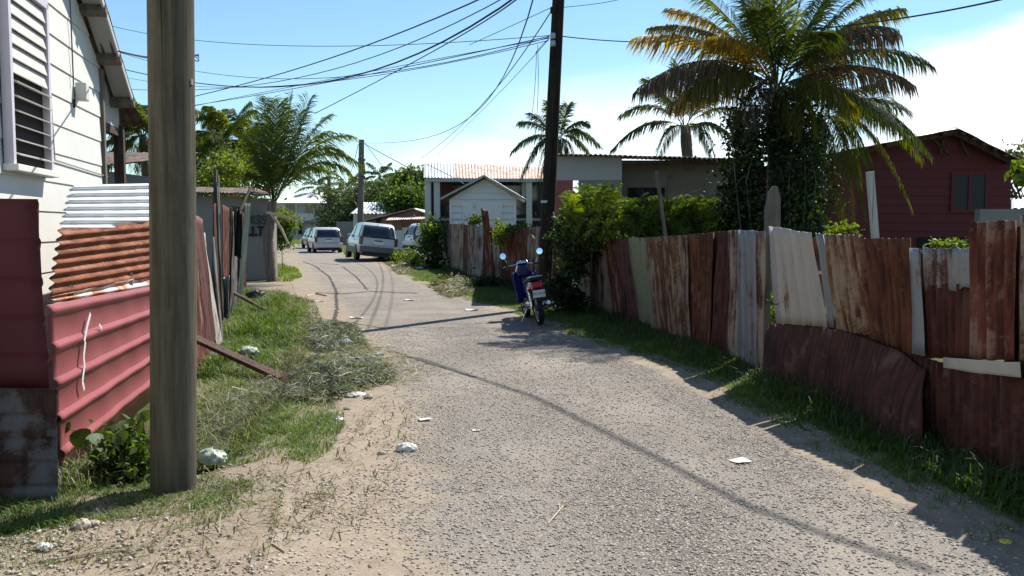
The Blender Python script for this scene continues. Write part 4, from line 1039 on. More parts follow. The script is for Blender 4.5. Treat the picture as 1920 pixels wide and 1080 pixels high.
# the big coconut palm behind the right-hand fence: every frond aimed at its measured tip
def big_palm():
    Y = 15.5; cr = P(1455,165,Y); cr = (cr.x,cr.y,cr.z)
    def f(u,v,dy,lift,mat,**kw): return (tuple(P(u,v,Y+dy)), lift, mat, kw)
    hang = dict(droop=2.1, leaf=.80, gap=.08, side=.6, fwd=.5)
    thin = dict(leaf=.62, wd=.022)
    L = [f(1205,68,-.6,.55,'palm_yellow',droop=.9),f(1225,52,.5,.7,'palm_olive',droop=.9,leaf=.5),f(1202,160,-.9,.80,'palm_brown',**hang),f(1220,150,.2,.65,'palm_brown',**hang),
         f(1262,20,.8,.5,'palm_yellow',droop=.7,leaf=.6),f(1290,-30,-.3,.40,'palm_lime',droop=.5,**thin),f(1335,-110,.6,.3,'palm_green',droop=.35,**thin),f(1390,-150,-.2,.2,'palm_lime',droop=.3,**thin),
         f(1475,-190,.5,.1,'palm_lime',droop=.2,**thin),f(1448,-130,-1.0,.2,'palm_lime',droop=.3,**thin),f(1545,-160,-.4,.2,'palm_green',droop=.3,**thin),f(1610,-90,.6,.35,'palm_green',droop=.35,**thin),f(1662,-30,-.3,.45,'palm_lime',droop=.5,**thin),
         f(1684,18,-.8,.62,'palm_olive',droop=.9,leaf=.6),f(1672,52,-1.1,.80,'palm_brown',**hang),f(1730,116,.5,.75,'palm_green',droop=1.0),f(1700,150,-.3,.70,'palm_brown',droop=1.4),
         f(1665,225,.9,.6,'palm_green',droop=1.1),f(1590,190,-1.2,.55,'palm_olive',droop=1.6),f(1300,165,-1.0,.6,'palm_olive',droop=1.6),f(1265,190,.8,.55,'palm_brown',**hang),
         f(1390,225,-1.5,.5,'palm_brown',droop=1.7),f(1510,230,-1.6,.5,'palm_olive',droop=1.4),f(1425,20,-1.2,.4,'palm_green',droop=.5,**thin),f(1540,60,-1.5,.55,'palm_green',droop=.9),f(1400,-20,1.8,.4,'palm_green',droop=.4,**thin),f(1560,-10,1.6,.4,'palm_green',droop=.4,**thin),f(1345,70,-.9,.55,'palm_yellow',droop=1.0,leaf=.7),f(1600,60,-.4,.5,'palm_green',droop=.8)]
    palm('coconut_palm','tall coconut palm with yellow and brown fronds behind the right-hand fence', cr, [(P(1450,440,Y).x,Y,-.1),(P(1462,330,Y).x,Y,P(1462,330,Y).z)], L, (.24,.17), leaf=.80, nl=112, wd=.026)
    # second, lower palm to its right
    Y2 = 17; c2 = P(1535,222,Y2); c2 = (c2.x,c2.y,c2.z)
    def g(u,v,dy,lift,mat,**kw): return (tuple(P(u,v,Y2+dy)), lift, mat, kw)
    L2 = [g(1742,288,-.3,1.0,'palm_green',droop=1.2,leaf=.5,wd=.02),g(1700,250,.5,.7,'palm_green',droop=1.2),g(1705,385,-.9,1.3,'palm_olive',droop=1.1,leaf=.42,wd=.02),g(1620,400,-.5,.9,'palm_lime',droop=1.2,leaf=.5,wd=.02),g(1690,205,1.0,.5,'palm_green',droop=.8),
          g(1630,310,-1.0,.8,'palm_green',droop=1.2,leaf=.5,wd=.02),g(1590,425,-1.2,.8,'palm_olive',droop=1.2),g(1545,430,-1.3,.7,'palm_green',droop=1.2),g(1600,330,-1.5,.8,'palm_lime',droop=1.3),g(1640,165,.6,.4,'palm_green',droop=.7),g(1560,90,.4,.2,'palm_green',droop=.4),g(1460,180,.6,.4,'palm_green'),g(1450,260,.5,.6,'palm_green',droop=1.0),g(1520,400,-1.0,.6,'palm_green',droop=1.4),g(1728,300,.8,1.0,'palm_lime',droop=1.2,leaf=.42,wd=.02)]
    palm('coconut_palm','shorter coconut palm with drooping fronds in front of the red house', c2, [(P(1532,440,Y2).x,Y2,-.1)], L2, (.17,.13), leaf=.72, nl=96, wd=.026)
    # palm behind, to the left
    Y3 = 26; c3 = P(1285,238,Y3); c3 = (c3.x,c3.y,c3.z)
    def h_(u,v,dy,lift,mat='palm_green',**kw): return (tuple(P(u,v,Y3+dy)), lift, mat, kw)
    L3 = [h_(1150,278,0,.9,droop=1.2),h_(1168,215,.6,.8,droop=.8),h_(1215,150,-.5,.4,droop=.5),h_(1270,120,.4,.2,droop=.3),h_(1320,130,-.5,.2,droop=.3),h_(1370,165,.5,.5,droop=.6),h_(1400,215,0,.7,droop=.9),h_(1390,280,-.7,.9,droop=1.2),h_(1235,292,-1.0,.8,droop=1.3),h_(1335,292,-1.0,.8,droop=1.3),h_(1245,180,1.2,.4),h_(1340,190,1.2,.5),h_(1290,290,-1.3,.8,droop=1.3)]
    palm('coconut_palm','mid-sized coconut palm rising behind the grey shed roof left of the tallest palm', c3, [(c3[0]+.4,Y3,-.1)], L3, (.2,.15), leaf=.66, nl=58, wd=.034)
    Y4 = 33; c4 = P(1045,262,Y4); c4 = (c4.x,c4.y,c4.z)
    def k_(u,v,dy,lift,mat='palm_green',**kw): return (tuple(P(u,v,Y4+dy)), lift, mat, kw)
    L4 = [k_(962,282,0,.7,droop=1.0),k_(978,230,.5,.5,droop=.8),k_(1030,195,-.4,.2,droop=.4),k_(1065,198,.4,.2,droop=.4),k_(1098,232,0,.5,droop=.7),k_(1122,272,.6,.7,droop=1.0),k_(1110,300,-.6,.8,droop=1.2),k_(980,330,-.6,.9,droop=1.3),k_(1010,340,-.9,.9,droop=1.3),k_(1075,310,-.9,.6,droop=1.2),k_(1000,215,.9,.3),k_(1085,250,.9,.4),k_(1050,320,-1.2,.7,droop=1.3)]
    palm('coconut_palm','coconut palm partly hidden by the dark leaning utility pole', c4, [(c4[0]+.3,Y4,-.1)], L4, (.2,.15), leaf=.66, nl=54, wd=.040)
    # palm beside the graffiti shack
    Y5 = 26.0; c5 = P(512,378,Y5); c5 = (c5.x,c5.y,c5.z)
    def q_(u,v,dy,lift,mat='palm_young',**kw): return (tuple(P(u,v,Y5+dy)), lift, mat, kw)
    L5 = [q_(548,180,.3,.12,droop=.3),q_(506,192,.6,.2,droop=.3),q_(580,188,-.4,.25,droop=.35),q_(615,222,.5,.7,droop=.45),q_(650,256,-.6,1.1,droop=.5),q_(670,306,0,1.45,droop=.7),q_(648,318,.6,1.2,droop=.8),
          q_(486,222,-.3,.35,droop=.4),q_(474,268,.4,.5,droop=.6),q_(525,196,1.0,.2,droop=.3),q_(560,215,1.2,.3,droop=.35),q_(600,250,-1.0,.7,droop=.5),q_(632,282,.3,1.1,droop=.6),q_(520,200,-.6,.15,droop=.3),
          q_(496,250,1.0,.3,droop=.5),q_(570,205,.2,.25,droop=.35),q_(600,318,-.9,.9,droop=.7),q_(482,330,.5,.5,droop=1.0)]
    palm('coconut_palm','young coconut palm with upright fronds beside the graffiti shack', c5, [(P(510,522,Y5).x,Y5,-.1),(P(503,450,Y5).x,Y5,P(503,450,Y5).z)], L5, (.15,.13), leaf=.92, nl=72, wd=.028, droop=.45)
big_palm()
# broken fronds at the foot of the young palm
def dead_frond(pts, label):
    tag(MB().tube([P(u,v,25.7) for u,v in pts], [.045,.04,.025], 6).build('dead_frond', M['wood_pale']), label, 'frond')
dead_frond([(500,398),(540,408),(560,418)], 'pale dead frond stalk sticking out to the right of the palm trunk')
dead_frond([(508,400),(528,430),(541,458)], 'broken palm stalk hanging down below the paler stalk')

# palms in the left distance
for (u,v,Y,L_,sd,lab) in ((425,262,40,2.4,3,'shaggy coconut palm above the shack between the big pole and the young palm'),(383,300,46,2.2,5,'palm crown just right of the big pole, lower than its shaggy neighbour'),(268,258,34,2.2,9,'palm crown peeping past the porch roof left of the big pole')):
    c_ = P(u,v,Y); c_ = tuple(c_)
    palm('coconut_palm', lab, c_, [(c_[0]+.3,Y,-.1)], radial(c_, 30, L_, (-.9,1.1), 'palm_young', seed=sd, droop=1.1), (.2,.15), leaf=.8, nl=54, wd=.055, join=True, group='palms in the left distance')

# ------------------------------------------------------------------ leaf masses, trees
def leaves(name, C, size, mat, parent=None, up=.35, ti=(0,1), asp=.55, label=None):
    n = len(C); a = rng.normal(0,1,(n,3)); a /= np.linalg.norm(a,axis=1,keepdims=True)
    nr = rng.normal(0,1,(n,3))+np.array((0,0,up*2)); b_ = np.cross(nr,a); b_ /= np.linalg.norm(b_,axis=1,keepdims=True)+1e-9
    s = size*(.55+.9*rng.random(n))[:,None]; nn = np.cross(a,b_)
    V = np.stack([C-a*s*.5, C+b_*s*asp*.5+nn*s*.08, C+a*s*.5-np.array((0,0,1))*s*.12, C-b_*s*asp*.5+nn*s*.08],1).reshape(-1,3)
    i = np.arange(n)*4; Q = np.stack([i,i+1,i+2,i+3],-1)
    t_ = np.repeat(ti[0]+(ti[1]-ti[0])*rng.random(n),4)
    return arr_mesh(name, V, Q, None, mat, parent, tint=t_)
def blobpts(n, c, r, shell=.5):
    d_ = rng.normal(0,1,(n,3)); d_ /= np.linalg.norm(d_,axis=1,keepdims=True)
    rad = (shell+(1-shell)*rng.random(n))**.8 * (1+.16*np.sin(d_[:,0]*5+c[0])*np.sin(d_[:,2]*6+c[2])+rng.normal(0,.08,n))
    return np.array(c)+d_*rad[:,None]*np.array(r)
def clumped(nclump, per, c, r, cr):
    cs = blobpts(nclump, c, r, .35); k = per*(.6+.8*rng.random(nclump)); out_ = []
    for q, kk in zip(cs, k):
        s = cr*(.6+.8*rng.random()); out_.append(q+rng.normal(0,1,(int(kk),3))*np.array((s,s,s*.75))*.5)
    return np.concatenate(out_)
def tree(name, label, u, v, Y, rx, rz, mat, size, ncl=46, per=60, cr=.6, group=None, z0=0):
    c = P(u,v,Y); o = thing(name, label, 'tree', (c.x,Y,0), group=group)
    mb = MB(); top = Vector((c.x+random.uniform(-.3,.3),Y,c.z-.2*rz)); mb.tube([(c.x,Y,-.2),(c.x+.1,Y,c.z*.5),top], [.07*rx+.06,.05*rx+.05,.03*rx], 8, jit=.06)
    tr = mb.build('trunk', M['bark'], o)
    for k in range(5):
        a = k*1.26+random.random(); e = Vector((c.x+math.cos(a)*rx*.7,Y+math.sin(a)*rx*.7,c.z+rz*random.uniform(-.2,.6)))
        MB().tube([(c.x+.06,Y,c.z*.5+.1*k),(Vector((c.x,Y,c.z*.6))+e)/2,e],[.045*rx,.03*rx,.012*rx],6).build('limb', M['bark'], tr)
    pts = clumped(ncl, per, c, (rx,rx,rz), cr); pts = pts[pts[:,2] > .2]
    leaves('crown', pts, size, M[mat], o)
    return o
# yellow-green leafy tree behind the shack
tree('leafy_tree','bright yellow green leafy tree above the graffiti shack roof',440,335,34,1.5,1.4,'leaf_lime',.13,50,110,.5)
tree('leafy_tree','dull green tree between the big pole and the yellow green tree',385,345,37,1.6,1.5,'leaf',.14,50,110,.55)
# tree line at the end of the street
TL = [(648,388,100,4.0,2.7,'dark tree right of the thin far pole','leaf_far_hazed'),(640,408,112,3.0,2.2,'low dark tree between the two storey house and the far pole','leaf_dark'),
      (705,378,98,4.0,2.5,'rounded tree directly right of the middle utility pole','leaf_far_hazed'),(745,368,92,3.0,2.1,'bushy tree above the blue tin roof','leaf_far_hazed'),(776,347,80,1.9,1.9,'taller light green tree next to the verandah house','leaf'),(765,384,72,1.7,1.2,'leafy shrub tree over the brown gabled house','leaf'),(790,366,88,2.0,2.1,'tree filling the gap beside the verandah house wall','leaf_far_hazed'),(604,402,125,2.6,2.2,'small dark tree beside the two storey house','leaf_dark')]
for u,v,Y,rx,rz,lab,mt in TL: tree('broadleaf_tree', lab, u,v,Y,rx,rz,mt,.30,70,90,1.0,group='trees at the end of the street')
for (u,v,Y,L_,sd,lab) in ((598,352,120,3.4,11,'distant palm above the two storey house roof'),(712,332,110,3.2,12,'distant palm poking above the tree line right of the middle pole'),(655,352,105,3.4,13,'distant palm between the two far utility poles')):
    c_ = tuple(P(u,v,Y)); palm('coconut_palm', lab, c_, [(c_[0]+.2,Y,-.1)], radial(c_, 14, L_, (-.7,1.0), 'palm_far', seed=sd, droop=.9), (.22,.16), leaf=.9, nl=20, wd=.14, join=True, group='palms at the end of the street')
# far woods closing the horizon
def woods():
    pts = []
    for x in np.arange(-190,170,3.2):
        Y = 175+rng.normal(0,6); h_ = 3.8+rng.random()*3.0
        pts.append(clumped(7, 60, (x,Y,h_*.5), (3.0,2.5,h_*.55), 1.5))
    C = np.concatenate(pts); C = C[C[:,2] > 0]
    tag(leaves('woods', C, .6, M['leaf_far_hazed']), kind='stuff')
woods()

# vines over the right-hand fence and shed
def plant(name, label, cat, base, masses, stems=(), group=None):
    o = thing(name, label, cat, base, group=group)
    for (pts, size, mat, ti) in masses: leaves('foliage', pts, size, M[mat], o, ti=ti)
    if stems:
        mb = MB()
        for s in stems: mb.tube(s, [.016,.010,.004], 5)
        mb.build('stem', M['bark'], o)
    return o
def cl(u, v, Y, ru, rv, ry, ncl, per, cr):
    c = P(u,v,Y); k = Y/F; p = clumped(ncl, per, c, (ru*k, ry, rv*k), cr); return p[p[:,2] > gz(p[:,0],p[:,1])]
b1_ = np.concatenate([cl(1104,418,15.4,36,30,.6,56,120,.26), cl(1076,470,16.2,18,56,.4,22,100,.22), cl(1105,385,15.3,32,16,.5,12,80,.20)])
st = [[P(1110,500,15.4)+Vector((0,0,-.9)), P(1108,420,15.3), P(1100+random.randint(-45,40),365+random.randint(-25,30),15.2)] for _ in range(12)]
plant('vine_bush','tall sunlit vine bush spilling over the fence just right of the dark pole','bush',(P(1110,400,15.4).x,15.4,0),
      [(b1_,.085,'leaf',(0,1)),(cl(1120,420,15.0,38,26,.3,12,70,.20),.10,'leaf_lime',(.2,1)),(cl(1105,388,15.2,40,22,.5,18,60,.22),.075,'leaf_lime',(0,.9)),(cl(1060,555,16,26,40,.35,20,90,.26),.09,'leaf_dark',(0,1)),(cl(1085,440,15.9,30,70,.4,30,100,.3),.09,'leaf_dark',(.2,1))], st)
st2 = [[P(1240+random.randint(-70,90),440,15.4), P(1245+random.randint(-70,90),400,15.4), P(1250+random.randint(-80,90),365+random.randint(-15,20),15.4)] for _ in range(26)]
plant('vine_bush','wide feathery green bush behind the cream and rust sheets','bush',(P(1240,410,16).x,16,0),
      [(cl(1210,444,16.2,50,22,.8,46,110,.26),.075,'leaf',(0,.9)),(cl(1285,440,15.8,58,20,.8,56,110,.26),.07,'leaf',(0,1)),(cl(1265,420,15.5,78,16,.6,30,60,.22),.06,'leaf_lime',(0,.6)),(cl(1345,436,16,40,24,.8,40,110,.30),.09,'leaf_dark',(0,1))], st2)
def sprays(u0,u1,v0,v1,Y,n,mat):
    V=[];Q=[];T=[];ti=[];off_=0
    for i in range(n):
        u = random.uniform(u0,u1); v = random.uniform(v0,v1); b0 = P(u,v+26,Y+random.uniform(-.5,.5)); L = random.uniform(.18,.38); a = random.uniform(0,6.28)
        tip = b0+Vector((math.cos(a)*L*.6, math.sin(a)*L*.6, L*random.uniform(.4,1.0)))
        v_,q_,t_ = frond_arrays(b0, tip, .12, leaf=.15, nl=11, droop=.5, wd=.020, rach=.006)
        V.append(v_); Q += [tuple(j+off_ for j in q) for q in q_]; T += [tuple(j+off_ for j in q) for q in t_]; off_ += len(v_); ti.append(np.full(len(v_), random.random()))
    o = arr_mesh('foliage', np.concatenate(V), Q, T, M[mat], tint=np.concatenate(ti)); tag(o, kind='stuff')
sprays(1175,1345,372,428,15.3,420,'leaf')
sprays(1175,1335,368,400,15.3,160,'leaf_lime')
sprays(1066,1150,350,425,15.0,150,'leaf_lime')
# dark creeper round the palm trunks: ragged columns with the trunk showing between them
def col(u, v0, v1, Y, w_, size, mt, k=150, ti=(0,1)):
    out_ = []
    for v in np.arange(v0, v1, 9):
        c = P(u+random.uniform(-w_,w_), v, Y+random.uniform(-.25,.25)); s_ = random.uniform(.09,.24)
        if random.random() < .12: continue
        out_.append(np.array(c)+rng.normal(0,1,(int(k*random.uniform(.3,1)),3))*np.array((s_,s_,s_*.9)))
    return (np.concatenate(out_), size, mt, ti)
crp = [col(1390,225,450,15.0,16,.085,'leaf_dark',170),col(1384,310,450,15.2,14,.085,'leaf_dark',150),col(1410,195,440,14.9,14,.08,'leaf_dark',130),col(1400,230,430,14.7,18,.075,'leaf',40,(0,.6)),
       col(1500,205,450,14.9,14,.085,'leaf_dark',170),col(1518,240,450,15.0,16,.085,'leaf_dark',160),col(1480,190,440,14.7,10,.08,'leaf_dark',110),col(1512,210,440,14.7,18,.075,'leaf',45,(0,.6)),
       col(1450,180,300,14.9,22,.08,'leaf_dark',120),col(1430,380,450,14.8,24,.085,'leaf_dark',130),col(1506,360,425,14.4,8,.07,'leaf_lime',30,(0,.6))]
st = [[P(u,440,14.6), P(u+random.randint(-12,12),340,14.5), P(u+random.randint(-30,30),215,14.8)] for u in (1390,1410,1435,1480,1505,1520)]
plant('creeper','dense dark creeper swathing the trunk of the tallest palm','creeper',(P(1450,400,14.9).x,14.9,0), crp, st)
plant('shrub','small yellow green shrub under the fronds at the right of the young palm trunk','bush',(P(530,420,31).x,31,0),[(cl(528,418,31,22,24,.5,26,80,.3),.11,'leaf_lime',(0,.9)),(cl(526,445,31,14,22,.4,14,60,.3),.11,'leaf',(0,.9))],[[(P(528,420,31).x,31,0),P(528,440,31),P(528,415,31)]])
# vines on the far fence
plant('vine_bush','green climber covering the end of the far fence by the parked cars','bush',(P(805,470,33).x,33,0),[(cl(810,452,33,15,34,.5,26,90,.34),.12,'leaf',(0,.9)),(cl(812,432,33,16,18,.4,12,70,.3),.12,'leaf_lime',(0,.9)),(cl(812,490,32,14,16,.4,16,60,.3),.11,'leaf_dark',(0,1))],[[(P(806,470,33).x,33,0),P(806,440,33),P(800,415,33)]])
plant('vine','yellow green vine hanging on the far fence left of the dark pole','vine',(P(945,440,23).x,23,0),[(cl(938,440,22.8,10,30,.18,12,40,.18),.09,'leaf_lime',(.2,1)),(cl(962,426,22.4,26,8,.2,9,36,.16),.09,'leaf_lime',(0,.8)),(cl(892,413,25,12,9,.2,7,34,.16),.10,'leaf',(0,.9))],[[P(940,500,22.7),P(936,450,22.7),P(930,412,22.7)]])
plant('weed_bush','bright weeds growing against the right rear of the pale estate car','bush',(P(765,480,37).x,37,0),[(cl(762,486,37.5,18,11,.6,24,70,.3),.12,'leaf_lime',(.1,.9)),(cl(778,488,36,22,13,.6,18,70,.32),.12,'leaf',(.2,1))],[[(P(765,480,37).x,37,0),P(765,485,37),P(760,470,37)]])
plant('weed_bush','dry bush at the foot of the far fence','bush',(P(850,535,24).x,24,0),[(cl(845,536,23.2,30,9,.4,20,50,.22),.09,'grass_dry',(0,.7)),(cl(900,532,22.6,50,11,.4,24,50,.24),.09,'leaf_dark',(.2,1))],[[(P(850,540,24).x,24,0),P(850,530,24),P(845,520,24)]])
# weeds in the gap of the right fence and over the fence top
plant('weed_bush','sunlit weeds filling the narrow gap in the right-hand fence','bush',(P(1437,640,9.6).x,9.6,0),[(cl(1440,650,9.75,11,46,.12,22,60,.09),.045,'leaf',(.3,1)),(cl(1444,600,9.9,8,60,.15,14,50,.08),.045,'leaf_lime',(.0,1))],[[P(1437,700,9.7),P(1440,640,9.7),P(1443,575,9.8)]])
plant('weed_tuft','tuft of grassy leaves peeping over the rusty sheets left of the whitewashed post','plant',(P(1575,430,9).x,9,0),[(cl(1578,432,9.1,26,9,.15,10,34,.09),.06,'leaf_lime',(0,.9))],[[P(1575,470,9.1),P(1572,440,9.1),P(1560,415,9.1)],[P(1580,470,9.1),P(1585,440,9.1),P(1596,420,9.1)]])
plant('weed_tuft','low green weeds behind the grey and rust gate sheet','plant',(P(1770,455,8).x,8,0),[(cl(1778,460,8.0,38,7,.12,12,34,.07),.05,'leaf_lime',(0,.9))],[[P(1775,490,8),P(1772,470,8),P(1768,448,8)]])
tree('leafy_tree','leafy tree cut off by the right edge beyond the red house',1935,350,22,.9,1.4,'leaf_far_hazed',.2,26,50,.4)
tag(leaves('foliage', cl(1914,325,9.0,14,16,.1,5,26,.08), .11, M['leaf_lime']), 'bright leaves hanging into view at the right edge', 'plant')

# broad-leaved weed by the foreground pole
def weed():
    base = G(245,880); o = thing('broadleaf_weed','dark broad-leaved weed growing between the red fence and the big pole','plant',(base.x,base.y,0))
    V=[];ti=[]
    spots = [(152,820,.16,0),(183,823,.12,.6),(120,802,.10,1),(238,795,.10,1.2),(262,800,.09,.3),(215,845,.11,.2),(255,845,.10,.8),(232,870,.12,.1),(205,880,.10,.5),(270,780,.09,1.0),(226,820,.09,.9),(262,880,.12,.2),(195,862,.09,.5),(243,830,.11,.4),(178,852,.09,.7),(268,830,.10,.2),(250,905,.10,.6),(215,905,.09,.4),(232,845,.10,.1),(200,835,.09,.9)]
    stems = MB()
    for (u,v,s,a) in spots:
        c = P(u,v,5.55+random.uniform(-.15,.25)); ax = Vector((math.cos(a*3),-.4,math.sin(a*5)*.6)).normalized(); n_ = Vector((random.uniform(-.5,.5),-.8,.6)).normalized(); b_ = ax.cross(n_).normalized()
        k = 12; ring = [c+ax*(math.cos(2*math.pi*j/k)*s*.55*(1.25 if j==0 else 1))+b_*math.sin(2*math.pi*j/k)*s*.42+n_*.012*math.cos(4*math.pi*j/k) for j in range(k)]
        V.append(ring+[c-n_*.01]); ti += [min(1,.15+.25*random.random())]*(k+1)
        stems.tube([(base.x+random.uniform(-.1,.1),base.y+random.uniform(-.05,.1),gzf(base.x,base.y)-.02),((c.x+base.x)/2,c.y,c.z*.8),c],[.006,.005,.003],5)
    tri=[]; n=13
    for j in range(12): tri.append((j,(j+1)%12,12))
    for r_ in V: arr_mesh('leaf', [tuple(p) for p in r_], None, tri, M['leaf'], o, tint=np.full(13, .2+.5*random.random()))
    p = cl(240,850,5.6,38,50,.18,26,40,.10); leaves('foliage', p, .055, M['leaf'], o, ti=(0,.9)); stems.build('stem', M['bark'], o)
    p = cl(225,890,5.5,60,30,.15,18,40,.10); leaves('foliage', p, .045, M['leaf_dark'], o, ti=(.2,1))
weed()
for u,v,lab in ((262,775,'short dark wooden stub behind the weed by the big pole'),(226,800,'thin dark stub sticking up in the weed')):
    p = P(u,v,5.9); tag(MB().tube([(p.x+.03,p.y,-.1),p],[.03,.022],7,jit=.1).build('wooden_stub', M['wood_brown']), lab, 'stub')

# ------------------------------------------------------------------ buildings on the right
def grey_shed():
    Y = 20.0; o = thing('shed', 'low grey shed with pale and pink patched wall behind the vine bush', 'shed', (XU(1200,Y,1),Y+2,0))
    xa, xb, xc = XU(1036,Y,2), XU(1166,Y,2), XU(1420,Y,2); zt = P(1100,293,Y).z; zt2 = P(1300,303,Y).z
    x1 = XU(1060,Y,1)
    zp = P(1100,338,Y).z
    MB().box(((xa+xb)/2,Y+.1,(zp+zt)/2),(xb-xa,.12,zt-zp)).build('panel', M['shed_pale'], o, label) if False else MB().box(((xa+xb)/2,Y+.1,(zp+zt)/2),(xb-xa,.12,zt-zp)).build('panel', M['shed_pale'], o)
    MB().box(((xa+x1)/2+.02,Y+.1,zp/2),(x1-xa+.3,.12,zp-.01)).build('panel', M['pink_wall'], o)
    MB().box(((x1+xb)/2+.15,Y+.11,zp/2),(xb-x1-.3,.10,zp-.01)).build('panel', M['shed_grey'], o)
    # right part: the wall is set back under the roof
    MB().box(((xb+xc)/2,Y+1.1,(zt2+.06)/2),(xc-xb,.12,zt2+.06)).build('wall', M['shed_grey'], o)
    xw0, xw1 = XU(1252,Y+1,2), XU(1322,Y+1,2); MB().box(((xw0+xw1)/2,Y+1.02,1.9),(xw1-xw0,.05,zt2-1.5)).build('panel', M['concrete'], o)
    xd0, xd1 = XU(1178,Y+1,2), XU(1246,Y+1,2); MB().box(((xd0+xd1)/2,Y+1.02,2.15),(xd1-xd0,.05,.75)).build('opening', M['dark'], o)
    MB().box((xa+.06,Y+2.2,zt/2),(.12,4.0,zt-.1)).build('side_wall', M['pink_wall'], o)
    MB().box(((xb+xc)/2,Y+.05,zt2-.02),(xc-xb,.08,.10)).build('beam', M['wood_brown'], o)
    sheet('roof', (xa-.05,Y-.25,zt+.03),(xc,Y-.25,zt2+.02),(xc,Y+4.5,zt2+.35),(xa-.05,Y+4.5,zt+.38), M['z_roof_dark'], o, period=.11, amp=.022, thick=.01)
grey_shed()
def red_house():
    Y = 20.0; o = thing('wooden_house', 'dark red gabled house with exposed rafters behind the right-hand fence', 'house', (XU(1720,Y,1),Y+3,0))
    xl_, xr_ = XU(1500,Y,2), XU(1893,Y,2); pk = P(1795,252,Y); er = P(1893,300,Y); zl = P(1500,300,Y).z
    mb = MB(); bh = .2; z = -.1
    # boards of the gable wall, clipped at the two roof slopes
    def xs(zz):
        a = xl_ if zz < zl else xl_+(pk.x-xl_)*(zz-zl)/(pk.z-zl); b_ = xr_ if zz < er.z else xr_+(pk.x-xr_)*(zz-er.z)/(pk.z-er.z); return a, b_
    while z < pk.z-.03:
        z2 = min(z+bh, pk.z-.01); a0,b0 = xs(z); a1,b1_ = xs(z2)
        mb.add([(a0,Y-.02,z),(b0,Y-.02,z),(b1_,Y,z2),(a1,Y,z2),(a0,Y+.1,z),(b0,Y+.1,z),(b1_,Y+.1,z2),(a1,Y+.1,z2)], [(0,1,2,3),(7,6,5,4),(0,4,5,1),(1,5,6,2),(2,6,7,3),(3,7,4,0)]); z += bh
    mb.build('wall', M['red_house'], o)
    MB().box((xr_-.06,Y+3.1,er.z/2),(.12,5.9,er.z-.02)).build('side_wall', M['red_house'], o); MB().box((xl_+.06,Y+3.1,zl/2),(.12,5.9,zl-.02)).build('side_wall', M['red_house'], o)
    ex = XU(1912,Y-.5,2); ez = P(1905,300,Y-.5).z; top = P(1797,240,Y-.5)
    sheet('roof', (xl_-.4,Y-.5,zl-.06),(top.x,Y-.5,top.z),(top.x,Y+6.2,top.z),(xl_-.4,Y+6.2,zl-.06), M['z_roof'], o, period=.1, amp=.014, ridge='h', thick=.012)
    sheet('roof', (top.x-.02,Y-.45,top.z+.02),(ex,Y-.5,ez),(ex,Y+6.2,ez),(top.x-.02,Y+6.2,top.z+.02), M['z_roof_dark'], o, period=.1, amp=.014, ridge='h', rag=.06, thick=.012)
    for k, (ax, az, bx, bz) in enumerate(((top.x,top.z-.04,xl_-.4,zl-.12),(top.x,top.z-.04,ex,ez-.06))):
        MB().bar((ax,Y-.3,az-.03),(bx,Y-.3,bz-.03),.06,.11).build('rafter', M['wood_brown'], o)
        for t_ in np.linspace(.08,.92,6):
            MB().box((ax+(bx-ax)*t_,Y-.28,az+(bz-az)*t_-.02),(.09,.5,.06)).build('purlin', M['wood_brown'], o)
    for u0, v0, u1, v1 in ((1750,262,1780,290),(1768,262,1762,288),(1800,262,1815,292)):
        a = P(u0,v0,Y-.15); b_ = P(u1,v1,Y-.15); MB().bar(a,b_,.06,.04).build('brace', M['wood_brown'], o)
    a = P(1785,325,Y); b_ = P(1846,396,Y); cx, cz = (a.x+b_.x)/2, (a.z+b_.z)/2; w_, h_ = b_.x-a.x, a.z-b_.z
    W = MB().box((cx,Y-.035,a.z),(w_+.08,.05,.07)).box((cx,Y-.035,b_.z),(w_+.08,.05,.07)).box((a.x,Y-.035,cz),(.06,.05,h_-.072)).box((b_.x,Y-.035,cz),(.06,.05,h_-.072)).box((cx,Y-.035,cz),(.05,.05,h_-.072)).build('window', M['red_house'], o)
    MB().box((cx-w_/4,Y-.028,cz),(w_/2-.06,.02,h_-.08)).build('pane', M['pane_grey'], W); MB().box((cx+w_/4,Y-.028,cz),(w_/2-.06,.02,h_-.08)).build('pane', M['pane_grey'], W)
    a = P(1720,445,Y); b_ = P(1806,470,Y); MB().box(((a.x+b_.x)/2,Y-.03,(a.z+b_.z)/2),(b_.x-a.x,.03,a.z-b_.z)).build('opening', M['dark'], o)
red_house()
def back_shed():
    Y = 14; o = thing('wall', 'grey concrete wall under a pale tin roof at the right edge behind the fence', 'wall', (XU(1890,Y,1),Y,0))
    x0, x1 = XU(1834,Y,1), XU(2100,Y,1); z = P(1880,392,Y).z
    MB().box(((x0+x1)/2,Y+.08,z/2),(x1-x0,.16,z)).build('panel', M['concrete'], o)
    sheet('roof', (XU(1892,Y+.6,1),Y+.6,P(1892,392,Y+.6).z),(x1+1,Y+.6,P(1892,392,Y+.6).z),(x1+1,Y+2,P(1892,372,Y+2).z),(XU(1892,Y+2,1),Y+2,P(1892,372,Y+2).z), M['z_roof'], o, period=.1, amp=.014)
back_shed()

